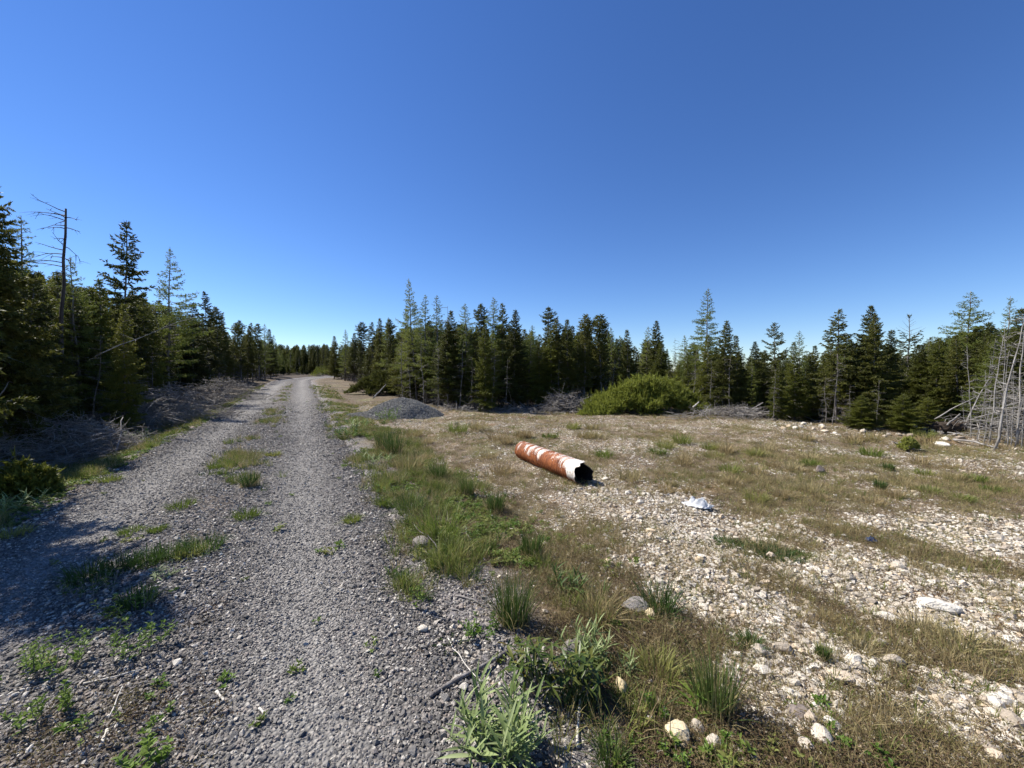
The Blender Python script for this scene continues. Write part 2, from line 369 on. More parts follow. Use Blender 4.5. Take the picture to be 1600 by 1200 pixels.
def scatter(name, P, rot, scl, coll, nproto, mat, parent=None, kind='stuff', tint=None):
    me = bpy.data.meshes.new(name); n = len(P)
    me.vertices.add(n); me.vertices.foreach_set('co', np.asarray(P, np.float32).ravel()); me.materials.append(mat)
    a = me.attributes.new('idx', 'INT', 'POINT'); a.data.foreach_set('value', rng.integers(0, nproto, n).astype(np.int32))
    a = me.attributes.new('rot', 'FLOAT_VECTOR', 'POINT'); a.data.foreach_set('vector', np.asarray(rot, np.float32).ravel())
    a = me.attributes.new('scl', 'FLOAT_VECTOR', 'POINT'); a.data.foreach_set('vector', np.asarray(scl, np.float32).ravel())
    if tint is not None: a = me.attributes.new('tint', 'FLOAT', 'POINT'); a.data.foreach_set('value', np.asarray(tint, np.float32))
    o = obj(name, me, parent); md = o.modifiers.new('scatter', 'NODES'); md.node_group = scatter_group(name, coll)
    tag(o, kind=kind); return o
def in_view(x, y, m=.35): return (y > 1.15) & (np.abs(x) < 1.37 * y + m)

def hull_stone(name, npt, mat, flat=.62):
    bm = bmesh.new()
    for _ in range(npt):
        v = Vector((random.gauss(0, 1), random.gauss(0, 1), random.gauss(0, 1))).normalized(); v *= random.uniform(.82, 1.1)
        bm.verts.new((v.x * .5, v.y * random.uniform(.36, .44), v.z * .5 * flat))
    r = bmesh.ops.convex_hull(bm, input=bm.verts)
    bmesh.ops.delete(bm, geom=[e for e in r['geom_interior'] if isinstance(e, bmesh.types.BMVert)], context='VERTS')
    me = bpy.data.meshes.new(name); bm.to_mesh(me); bm.free(); me.materials.append(mat); return me
def chip_stone(name, mat, seed, flat=.6, sub=2, nplane=9):
    """a broken rock: a ball cut by random planes"""
    r = random.Random(seed); bm = bmesh.new(); bmesh.ops.create_icosphere(bm, subdivisions=sub, radius=1)
    pl = [(Vector((r.gauss(0, 1), r.gauss(0, 1), r.gauss(0, 1))).normalized(), r.uniform(.62, .88)) for _ in range(nplane)]
    for v in bm.verts:
        d = v.co.normalized(); k = 1.0
        for n, c in pl:
            q = d.dot(n)
            if q > .05: k = min(k, c / q)
        k *= 1 + r.uniform(-.03, .03)
        v.co = Vector((d.x * k * .5, d.y * k * .4, d.z * k * .5 * flat))
    me = bpy.data.meshes.new(name); bm.to_mesh(me); bm.free(); me.materials.append(mat); return me

# ---- gravel on the road
gravel_c = proto_set('gravel_piece', [hull_stone('gravel_piece', 11, M['gravel'], .6) for _ in range(10)])
n = 760000
s_ = -11.5 + 29 * rng.random(n) ** 1.35; t_ = rng.uniform(-2.1, 2.25, n)
x = RC[0] + s_ * RD[0] + t_ * RN[0]; y = RC[1] + s_ * RD[1] + t_ * RN[1]
dep = np.maximum(y, 1)
keep = in_view(x, y) & (rng.random(n) < np.minimum(1, (2.9 / dep) ** 1.15) * .9) & (rng.random(n) > sstep(2, 17, s_)) & (rng.random(n) > .35 * dirt_mask(t_, x, y)) & (rng.random(n) < sstep(2.3, 1.7, np.abs(t_) + (fbm(x * 2, y * 2, 61) - .5) * .8))
x, y, dep = x[keep], y[keep], dep[keep]; n = len(x)
tk = track_mask(t_[keep], x, y)
sz = np.exp(rng.normal(math.log(.0138), .42, n)).clip(.006, .05) * (1 + .05 * dep) * (1.12 - .36 * tk)
scatter('road_gravel', np.stack([x, y, surf_z(x, y) + sz * .12], -1), np.stack([rng.normal(0, .35, n), rng.normal(0, .35, n), rng.uniform(0, 6.28, n)], -1), np.repeat(sz[:, None], 3, 1), gravel_c, 10, M['gravel'], tint=tk)

# ---- pale pebbles of the field
peb_c = proto_set('pebble', [hull_stone('pebble', 12, M['lime'], .55) for _ in range(10)])
n = 900000
y = 1.1 + 19 * rng.random(n) ** 1.7; x = rng.uniform(-1.4, 1.4, n) * y + rng.uniform(-.3, .3, n)
dens = np.minimum(1, (y / 2.0) ** .35) * .55
sm = stony(x, y) * (1 - forest(x, y)); _, t_ = road_st(x, y)
keep = in_view(x, y) & (t_ > 1.7) & (rng.random(n) < dens * (np.where(y < 4, .07, .02) + .58 * sm ** 1.25))
x, y, sm = x[keep], y[keep], sm[keep]
x, y, sm = x[:190000], y[:190000], sm[:190000]; n = len(x)
sz = np.exp(rng.normal(math.log(.019), .48, n)).clip(.007, .075) * (.8 + .4 * sm) * (1 + .035 * y)
scatter('pebbles', np.stack([x, y, surf_z(x, y) + sz * .08], -1), np.stack([rng.normal(0, .25, n), rng.normal(0, .25, n), rng.uniform(0, 6.28, n)], -1), np.repeat(sz[:, None], 3, 1), peb_c, 10, M['lime'])
print('pebbles', n)

# ---- the larger stones one can pick apart: pieces of the ground
chips = [chip_stone('stone', M['lime'], 100 + i, random.uniform(.45, .7), 1) for i in range(10)]
cpx = rng.uniform(880, 1610, 4000); cpy = np.where(rng.random(4000) < .28, rng.uniform(655, 800, 4000), rng.uniform(760, 1198, 4000))
cx, cy, cz_ = gpv(cpx, cpy); ok = (stony(cx, cy) > .3 + .6 * rng.random(4000)) & (cy < 18)
for k, i in enumerate(np.nonzero(ok)[0][:270]):
    d = random.uniform(.036, .08) * (1.0 if random.random() < .85 else 1.6) * (1 + .03 * cy[i])
    obj('stone', chips[k % 10], ground, (cx[i], cy[i], cz_[i] + d * .1), (random.gauss(0, .2), random.gauss(0, .2), random.uniform(0, 6.28)), d)

# ------------------------------------------------------------------ grass and plant builders
def blades(mb, n, h, spread, w, curve=.5, seed=0, hvar=.35, lean=(0, 0), rad=.03):
    r = np.random.default_rng(seed)
    a = r.uniform(0, 2 * math.pi, n); r0 = rad * np.sqrt(r.random(n)); L = h * (1 - hvar * r.random(n))
    tilt = np.abs(r.normal(0, spread, n)); ad = a + r.normal(0, .5, n)
    dx, dy = np.cos(ad), np.sin(ad)
    us = np.array([0, .38, .72, 1.0]); ws = np.array([1, .85, .55, .05])
    hor = L[:, None] * (np.sin(tilt)[:, None] * us + curve * tilt[:, None] * us ** 2.2); ver = L[:, None] * (np.cos(tilt)[:, None] * us - .35 * curve * tilt[:, None] * us ** 2.5)
    cx = (r0 * np.cos(a))[:, None] + dx[:, None] * hor + lean[0] * us * h; cy = (r0 * np.sin(a))[:, None] + dy[:, None] * hor + lean[1] * us * h
    side = a + r.uniform(0, 3.14, n); sx, sy = np.cos(side), np.sin(side); hw = w * .5 * r.uniform(.6, 1.2, n)
    ox = (sx * hw)[:, None] * ws; oy = (sy * hw)[:, None] * ws
    V = np.stack([np.stack([cx - ox, cy - oy, ver], -1), np.stack([cx + ox, cy + oy, ver], -1)], 2).reshape(n, 8, 3)
    Q = np.array([[0, 1, 3, 2], [2, 3, 5, 4], [4, 5, 7, 6]])
    mb.add(V.reshape(-1, 3), None, (np.arange(n)[:, None, None] * 8 + Q[None]).reshape(-1, 4))
LEAF_V = np.array([[0, 0, 0], [.3, .5, .10], [.3, -.5, .10], [.3, 0, 0], [.7, .36, .06], [.7, -.36, .06], [.7, 0, -.03], [1, 0, -.12]])
LEAF_T = np.array([[0, 3, 1], [0, 2, 3], [1, 3, 6], [1, 6, 4], [3, 2, 5], [3, 5, 6], [4, 6, 7], [6, 5, 7]])
def leaves(mb, P, D, L, Wd, r, up=None):
    """leaf blades at P along D (n,3)"""
    n = len(P); D = D / (np.linalg.norm(D, axis=1)[:, None] + 1e-9)
    ref = np.tile(np.array([[0, 0, 1.]]), (n, 1)) + r.normal(0, .35, (n, 3)); A = np.cross(ref, D); A /= np.linalg.norm(A, axis=1)[:, None] + 1e-9; U = np.cross(D, A)
    L = np.broadcast_to(L, (n,)); Wd = np.broadcast_to(Wd, (n,))
    V = P[:, None] + D[:, None] * (LEAF_V[None, :, 0:1] * L[:, None, None]) + A[:, None] * (LEAF_V[None, :, 1:2] * Wd[:, None, None]) + U[:, None] * (LEAF_V[None, :, 2:3] * L[:, None, None])
    mb.add(V.reshape(-1, 3), (np.arange(n)[:, None, None] * 8 + LEAF_T[None]).reshape(-1, 3))
def leafy(nst, h, spread, ll, lw, per, elev=.5, seed=0, rad=.05, sr=.0022, start=.15, tipup=0.0):
    """upright stems with leaves; returns stem builder, leaf builder"""
    r = np.random.default_rng(seed); st = MB(); lf = MB()
    for k in range(nst):
        a = r.uniform(0, 6.28); r0 = rad * math.sqrt(r.random()); hh = h * r.uniform(.6, 1.0); ti = abs(r.normal(0, spread))
        b0 = np.array([r0 * math.cos(a), r0 * math.sin(a), 0]); a2 = a + r.normal(0, .5)
        us = np.linspace(0, 1, 5); pts = b0 + np.stack([math.cos(a2) * math.sin(ti) * hh * us, math.sin(a2) * math.sin(ti) * hh * us, math.cos(ti) * hh * us ** .95], -1)
        pts[1:-1] += r.normal(0, .02 * h, (3, 3)); st.tube(pts, np.linspace(sr, sr * .5, 5), 4, False)
        u = np.sort(start + (1 - start) * r.random(per) ** .8); P = np.stack([np.interp(u, us, pts[:, i]) for i in range(3)], -1)
        an = np.arange(per) * 2.4 + r.uniform(0, 6); el = elev + r.normal(0, .25, per) + tipup * u
        D = np.stack([np.cos(an) * np.cos(el), np.sin(an) * np.cos(el), np.sin(el)], -1)
        leaves(lf, P, D, ll * r.uniform(.6, 1.1, per) * (1.1 - .45 * u), lw * r.uniform(.7, 1.1, per) * (1.1 - .4 * u), r)
    return st, lf

# grass cover prototypes
def gproto(name, n, mat, seeds, **k):
    out = []
    for sd in seeds:
        mb = MB(); blades(mb, n, seed=sd, **k); out.append(mb.mesh(name, mat))
    return out
verge_c = proto_set('verge_grass_clump', gproto('verge_grass_clump', 22, M['green_grass'], range(4), h=.15, spread=.42, w=.0055, curve=.7, rad=.04) + gproto('verge_grass_clump', 16, M['dark_grass'], range(5, 8), h=.13, spread=.5, w=.007, curve=.8, rad=.04)
                    + gproto('verge_grass_clump', 18, M['dry_grass'], range(8, 11), h=.17, spread=.45, w=.004, curve=.7, rad=.05))
dry_c = proto_set('dry_grass_clump', gproto('dry_grass_clump', 18, M['dry_grass'], range(20, 26), h=.15, spread=.55, w=.0042, curve=.8, rad=.05) + gproto('dry_grass_clump', 14, M['green_grass'], range(26, 28), h=.12, spread=.5, w=.005, curve=.8, rad=.04))
heath_m = []
for sd in range(6):
    mb = MB(); r = np.random.default_rng(sd + 300); k = 46
    P = np.stack([r.normal(0, .035, k), r.normal(0, .035, k), r.uniform(0, .028, k)], -1); D = r.normal(0, 1, (k, 3)); D[:, 2] = np.abs(D[:, 2]) * .7
    leaves(mb, P, D, r.uniform(.007, .018, k), .0032, r); heath_m.append(mb.mesh('heath_clump', M['heath']))
heath_c = proto_set('heath_clump', heath_m)
forb_m = []
for sd in range(5):
    st, lf = leafy(5, .07, .6, .045, .020, 6, .35, 400 + sd, .03, .0012); forb_m.append(lf.mesh('low_forb', M['forb_leaf'] if sd % 2 else M['green_grass']))
forb_c = proto_set('low_forb', forb_m)

def cover(name, n, fn, coll, npro, mat, smin, smax, far=22, power=1.6, maxn=60000):
    y = 1.1 + far * rng.random(n) ** power; x = rng.uniform(-1.4, 1.4, n) * y
    k = in_view(x, y) & (rng.random(n) < fn(x, y)); x, y = x[k][:maxn], y[k][:maxn]; n = len(x)
    sz = rng.uniform(smin, smax, n)
    print(name, n)
    return scatter(name, np.stack([x, y, surf_z(x, y) - .004], -1), np.stack([rng.normal(0, .12, n), rng.normal(0, .12, n), rng.uniform(0, 6.28, n)], -1), np.repeat(sz[:, None], 3, 1), coll, npro, mat)
def f_verge(x, y):
    s, t = road_st(x, y)
    right = sstep(1.5, 2.15, t + (fbm(x * 1.4, y * 1.4, 81) - .5) * .9) * sstep(.5, -.4, t - np.interp(s, [-8, -6, -4, 0, 4, 8, 30], [2.4, 2.5, 2.9, 3.5, 3.1, 3.0, 3.1]) + (fbm(x * 1.2, y * 1.2, 83) - .5) * 1.6) * sstep(.40, .60, fbm(x * 2.1, y * 2.1, 85))
    right = right * np.clip(.08 + .55 * (y - 2.1), .08, 1)
    left = sstep(-1.75, -2.1, t) * sstep(-3.6, -2.6, t) * sstep(.36, .58, fbm(x * 1.3, y * 1.3, 87))
    mid = np.exp(-(t / .28) ** 2) * sstep(.50, .62, fbm(x * .9, y * .9, 89)) * (y > 4.5) * .6
    patch = 0 * x
    return np.clip(np.maximum.reduce([right * .8, left * .8, mid, patch]), 0, 1) * (1 - forest(x, y))
cover('verge_grass', 300000, f_verge, verge_c, 10, M['green_grass'], .5, 1.15, 36, 1.6, 34000)
def f_dry(x, y):
    s, t = road_st(x, y)
    m = sstep(.44, .64, fbm(x * .9, y * .9, 91)) * .40 + .13
    for a in ((1230, 715, 2.0, .75, -5), (1450, 1010, .8, .3, -25), (1400, 850, 1.1, .28, -38), (1100, 745, 1.4, .4, -10), (1500, 760, 1.5, .5, 0), (800, 690, 1.6, .6, 0), (1000, 1150, .5, .2, 0), (1330, 1090, .4, .2, -30)):
        m = np.maximum(m, .55 * blob(x, y, *a))
    m = m * (1 - .8 * stony(x, y))
    l = .35 * sstep(-2.4, -3.2, t)
    m = m * (1 + .35 * sstep(4.5, 7.5, y))
    return np.clip(m * sstep(2.2, 3.2, t) * np.where(y < 4, np.clip(.30 + .2 * (y - 1.4), .30, 1), 1) + l, 0, 1) * (1 - .9 * forest(x, y))
cover('dry_grass', 220000, f_dry, dry_c, 8, M['dry_grass'], .3, .85, 20, 1.5, 40000)
def f_heath(x, y):
    s, t = road_st(x, y)
    return np.clip(sstep(1.9, 2.6, t) * np.clip(.42 - .36 * stony(x, y), 0, 1) * np.where((t < 3.2) | (y < 2.6), .85, .6) + .03 * dirt_mask(t, x, y) * (np.abs(t) < 2), 0, 1) * (1 - forest(x, y))
cover('heath_cover', 160000, f_heath, heath_c, 6, M['heath'], .6, 1.6, 14, 1.8, 60000)
def f_forb(x, y):
    s, t = road_st(x, y)
    v = sstep(1.7, 2.2, t) * sstep(3.6, 2.5, t) * sstep(.44, .58, fbm(x * 1.9, y * 1.9, 95)) * np.where(y < 3.2, .03, .6)
    v = v + .005 * (np.abs(t) < 1.9) * (sstep(.5, .8, fbm(x * 1.1, y * 1.1, 97)) + .5 * np.exp(-(t / .5) ** 2)) + sstep(-1.6, -2, t) * sstep(-3.2, -2.4, t) * .35
    return np.clip(v, 0, 1) * (1 - forest(x, y))
cover('low_forbs', 160000, f_forb, forb_c, 5, M['forb_leaf'], .4, 1.1, 32, 1.6, 14000)
# ------------------------------------------------------------------ tree builders (unit trees 6 m tall, placed as scaled copies)
def sprigs(mb, P, D, L, Wd, r, nt=6, open_=.28):
    """needle sprays: narrow triangles fanned round each twig"""
    n = len(P)
    if n == 0: return
    D = D / (np.linalg.norm(D, axis=1)[:, None] + 1e-9); ref = r.normal(0, 1, (n, 3)); A = np.cross(D, ref); A /= np.linalg.norm(A, axis=1)[:, None] + 1e-9; B = np.cross(D, A)
    L = np.broadcast_to(L, (n,)); Wd = np.broadcast_to(Wd, (n,))
    k = np.arange(nt); ang = k * 2.4 + r.uniform(0, 6.28, (n, 1)); u0 = (k % 4) * .22 * np.ones((n, 1)); le = r.uniform(.38, .6, (n, nt))
    pr = A[:, None] * np.cos(ang)[..., None] + B[:, None] * np.sin(ang)[..., None]; tg = -A[:, None] * np.sin(ang)[..., None] + B[:, None] * np.cos(ang)[..., None]
    b0 = P[:, None] + D[:, None] * (u0 * L[:, None])[..., None]
    tip = b0 + D[:, None] * (le * L[:, None])[..., None] + pr * (open_ * L[:, None, None] * r.uniform(.5, 1.1, (n, nt, 1)))
    hw = tg * (Wd[:, None, None] * .5)
    V = np.stack([b0 - hw, b0 + hw, tip], 2).reshape(-1, 3)
    mb.add(V, np.arange(len(V)).reshape(-1, 3))
def conifer(seed, kind, H=6.0, R=1.2, low=.15, nb=120, taper=.85, droop=.25, gap=0.0, dead_low=18, wind=0.0, club=False, dens=1.0, tr=.05, topbare=0):
    r = np.random.default_rng(seed); trunk = MB(); crown = MB(); wood = MB()
    zs = np.linspace(0, H, 9); bend = np.cumsum(r.normal(0, .035, (9, 2)), 0); bend -= bend[0]
    tp = np.stack([bend[:, 0] + wind * .12 * (zs / H) ** 2 * H * .5, bend[:, 1], zs], -1); tr0 = tr * (1 - zs / H) ** .8 + .008
    tr0[0] *= 1.35; trunk.tube(tp, tr0, 7)
    axis = lambda z: np.array([np.interp(z, zs, tp[:, i]) for i in range(3)])
    lar = kind == 'larch'
    for k in range(nb):
        u = low + (1 - low) * ((k + r.random()) / nb) ** .92
        if gap and r.random() < gap * (1 - abs(u - .6)): continue
        z = u * H * .985; p0 = axis(z)
        prof = ((1 - u) / (1 - low)) ** taper
        if club: prof = prof * .62 + .34 * math.exp(-((u - .88) / .07) ** 2)
        if u < low + .18: prof *= .55 + .45 * (u - low) / .18
        L = R * prof * r.uniform(.55, 1.15) + .05
        a = k * 2.39996 + r.normal(0, .35)
        L *= 1 + wind * .75 * math.cos(a)
        L = max(L, .05)
        el = (-droop + (1.0 if not lar else .55) * max(0, u - .45) + r.normal(0, .12))
        us = np.linspace(0, 1, 5); curv = (.28 if not lar else .12) * r.uniform(.3, 1.2)
        hz = L * us * math.cos(el); vz = L * (math.sin(el) * us + curv * us ** 2.2)
        az = a + r.normal(0, .2) * us
        pts = p0 + np.stack([np.cos(az) * hz, np.sin(az) * hz, vz], -1)
        wood.tube(pts, np.linspace(.012 * (L / R) + .005, .003, 5), 3, False)
        d = np.array([math.cos(a) * math.cos(el), math.sin(a) * math.cos(el), math.sin(el)]); lat = np.array([-math.sin(a), math.cos(a), 0])
        if u > 1 - topbare: continue
        step = (.050 if not lar else .060) / dens; n = max(3, int(L / step))
        ub = (.12 if not lar else .2) + (1 - .15) * (np.arange(n) + r.random(n) * .6) / n; ub = np.clip(ub, 0, 1)
        B0 = np.stack([np.interp(ub, us, pts[:, i]) for i in range(3)], -1); side = np.where(np.arange(n) % 2 == 0, 1., -1.)
        ll = (.34 * L * (1 - ub) ** .7 + .07) * r.uniform(.6, 1.15, n)
        ld = d[None] * (.62 + .25 * r.random((n, 1))) + lat[None] * (side * r.uniform(.55, 1.0, n))[:, None] + np.array([0, 0, 1.]) * r.normal(-.10 if not lar else -.22, .14, n)[:, None]
        ld /= np.linalg.norm(ld, axis=1)[:, None]
        PP, DD, LL = [], [], []
        for q in range(n):
            m = max(1, int(ll[q] / (.085 if not lar else .055))); w = (np.arange(m) + .1) / m
            PP.append(B0[q] + ld[q] * (ll[q] * w)[:, None]); DD.append(ld[q] + r.normal(0, .30 if not lar else .9, (m, 3))); LL.append(np.full(m, .5 * ll[q] / m + .075))
        PP = np.concatenate(PP); DD = np.concatenate(DD); LL = np.concatenate(LL)
        if lar: sprigs(crown, PP, DD, r.uniform(.06, .10, len(PP)), .020, r, 6, .75)
        else: sprigs(crown, PP, DD, LL * 1.2, .042, r, 7, .34)
    if not lar:   # leader
        sprigs(crown, np.array([axis(H * .955)] * 5), r.normal(0, .3, (5, 3)) + np.array([0, 0, 1.]), .26, .03, r, 7, .22)
    dead = None
    if dead_low:
        dead = MB()
        for k in range(dead_low):
            z = H * r.uniform(.04, low + .22); p0 = axis(z); a = r.uniform(0, 6.28); L = R * r.uniform(.25, .7)
            pts = p0 + np.stack([np.cos(a + .25 * r.normal() * np.linspace(0, 1, 4)) * np.linspace(0, L, 4), np.sin(a) * np.linspace(0, L, 4), np.linspace(0, L * r.normal(-.12, .2), 4) + r.normal(0, .02, 4)], -1)
            dead.tube(pts, np.linspace(.010, .003, 4), 3, False)
            for q in range(3):
                w = r.uniform(.3, .9); c = pts[0] + (pts[-1] - pts[0]) * w; e = r.normal(0, 1, 3) * L * .22; dead.tube([c, c + e * .5 + r.normal(0, .01, 3), c + e], [.005, .004, .002], 3, False)
        dead = dead.mesh('dead_branches', M['dead'], True)
    return dict(trunk=trunk.mesh('trunk', M['bark'], True), limbs=wood.mesh('limbs', M['bark'], True), crown=crown.mesh('crown', M[kind]), dead_branches=dead, H=H)
def bare_tree(seed, mat, H=6.0, nb=26, R=.8, tr=.07, bend=.1, low=.3, topr=.4, up=.1):
    r = np.random.default_rng(seed); trunk = MB(); br = MB(); zs = np.linspace(0, H, 10); bd = np.cumsum(r.normal(0, bend * .35, (10, 2)), 0); bd -= bd[0]
    tp = np.stack([bd[:, 0], bd[:, 1], zs], -1); trunk.tube(tp, tr * (1 - (1 - topr) * zs / H), 8)
    for k in range(nb):
        u = r.uniform(low, .99); p0 = np.array([np.interp(u * H, zs, tp[:, i]) for i in range(3)]); a = r.uniform(0, 6.28); L = R * r.uniform(.3, 1.1) * (1.1 - .5 * u)
        w = np.linspace(0, 1, 5); pts = p0 + np.stack([np.cos(a) * L * w, np.sin(a) * L * w, L * (up * w + r.normal(-.15, .25) * w ** 2)], -1) + r.normal(0, .012, (5, 3)) * w[:, None]
        br.tube(pts, np.linspace(.013, .003, 5), 4, False)
        for q in range(4):
            v = r.uniform(.25, .95); c = np.array([np.interp(v, w, pts[:, i]) for i in range(3)]); e = (pts[-1] - pts[0]) * .28 + r.normal(0, 1, 3) * L * .14
            br.tube([c, c + e * .5, c + e + np.array([0, 0, -.02])], [.006, .004, .002], 3, False)
    return dict(trunk=trunk.mesh('trunk', mat, True), branches=br.mesh('branches', mat, True), H=H)
def place(kind, name, proto, p, h, label, cat='tree', group=None, rz=None, lean=(0, 0), wide=1.0, sink=.05):
    k = h / proto['H']; w = k * wide
    t = thing(name, label, cat, (p.x, p.y, p.z - sink), (lean[0], lean[1], random.uniform(0, 6.28) if rz is None else rz), (w, w, k), group)
    trunk_o = None
    for part in ('trunk', 'limbs', 'crown', 'dead_branches', 'branches'):
        if proto.get(part) is not None:
            o = obj(part, proto[part], t if part in ('trunk', 'crown') else trunk_o)
            if part == 'trunk': trunk_o = o
            if part not in ('trunk', 'crown'): o['kind'] = 'stuff'
    return t

SP = [conifer(11, 'spruce', R=1.35, low=.20, nb=160, dead_low=40), conifer(12, 'spruce', R=1.55, low=.08, nb=170, gap=.12, dead_low=20), conifer(13, 'spruce', R=1.15, low=.24, nb=150, club=True, dead_low=46),
      conifer(14, 'spruce', R=1.05, low=.28, nb=140, club=True, gap=.08, dead_low=50), conifer(15, 'spruce', R=1.75, low=.05, nb=190, taper=.8, droop=.3, dead_low=10), conifer(16, 'spruce', R=1.35, low=.26, nb=115, gap=.28, dead_low=44, taper=.72)]
FI = [conifer(21, 'fir', R=1.8, low=.05, nb=175, taper=.8, dead_low=10), conifer(22, 'fir', R=1.55, low=.08, nb=165, dead_low=18), conifer(23, 'fir', R=2.5, low=.03, nb=150, taper=.75, droop=.1, dead_low=6), conifer(24, 'fir', R=1.3, low=.22, nb=145, gap=.12, dead_low=44)]
LA = [conifer(31, 'larch', R=1.6, low=.15, nb=130, taper=.8, droop=.05, dead_low=16), conifer(32, 'larch', R=1.35, low=.18, nb=110, taper=.75, droop=.0, gap=.12, dead_low=18), conifer(33, 'larch', R=1.6, low=.22, nb=105, droop=.0, wind=.6, gap=.08, dead_low=16),
      conifer(34, 'larch', R=2.1, low=.15, nb=120, droop=.02, taper=.75, dead_low=14)]
OPEN = conifer(41, 'spruce', R=1.3, low=.40, nb=60, gap=.25, taper=.6, droop=.0, dead_low=26)
DY = conifer(42, 'spruce', R=1.2, low=.42, nb=55, gap=.2, taper=.65, droop=-.1, dead_low=26, topbare=.22, dens=.7)
print('crown tris', sum(len(q['crown'].polygons) for q in SP + FI + LA), [len(q['crown'].polygons) for q in SP + FI + LA])
SNAG = bare_tree(51, M['snag_bark'], nb=20, R=1.0, tr=.062, bend=.06, low=.70, topr=.32)
DEAD = [bare_tree(52 + i, M['bark'], nb=34, R=.9, tr=.04, bend=.08, low=.15, topr=.2) for i in range(3)]
PALE = [bare_tree(60 + i, M['pale_stem'], nb=30, R=.9, tr=.045, bend=.12, low=.2, topr=.25, up=.3) for i in range(4)]
allp = dict(S0=SP[0], S1=SP[1], S2=SP[2], S3=SP[3], S4=SP[4], S5=SP[5], F0=FI[0], F1=FI[1], F2=FI[2], F3=FI[3], L0=LA[0], L1=LA[1], L2=LA[2], L3=LA[3], O=OPEN, Y=DY, N=SNAG, D0=DEAD[0], D1=DEAD[1], D2=DEAD[2])
NAMES = dict(S='spruce_tree', F='fir_tree', L='larch_tree', O='spruce_tree', Y='dying_tree', N='dead_tree', D='dead_tree')

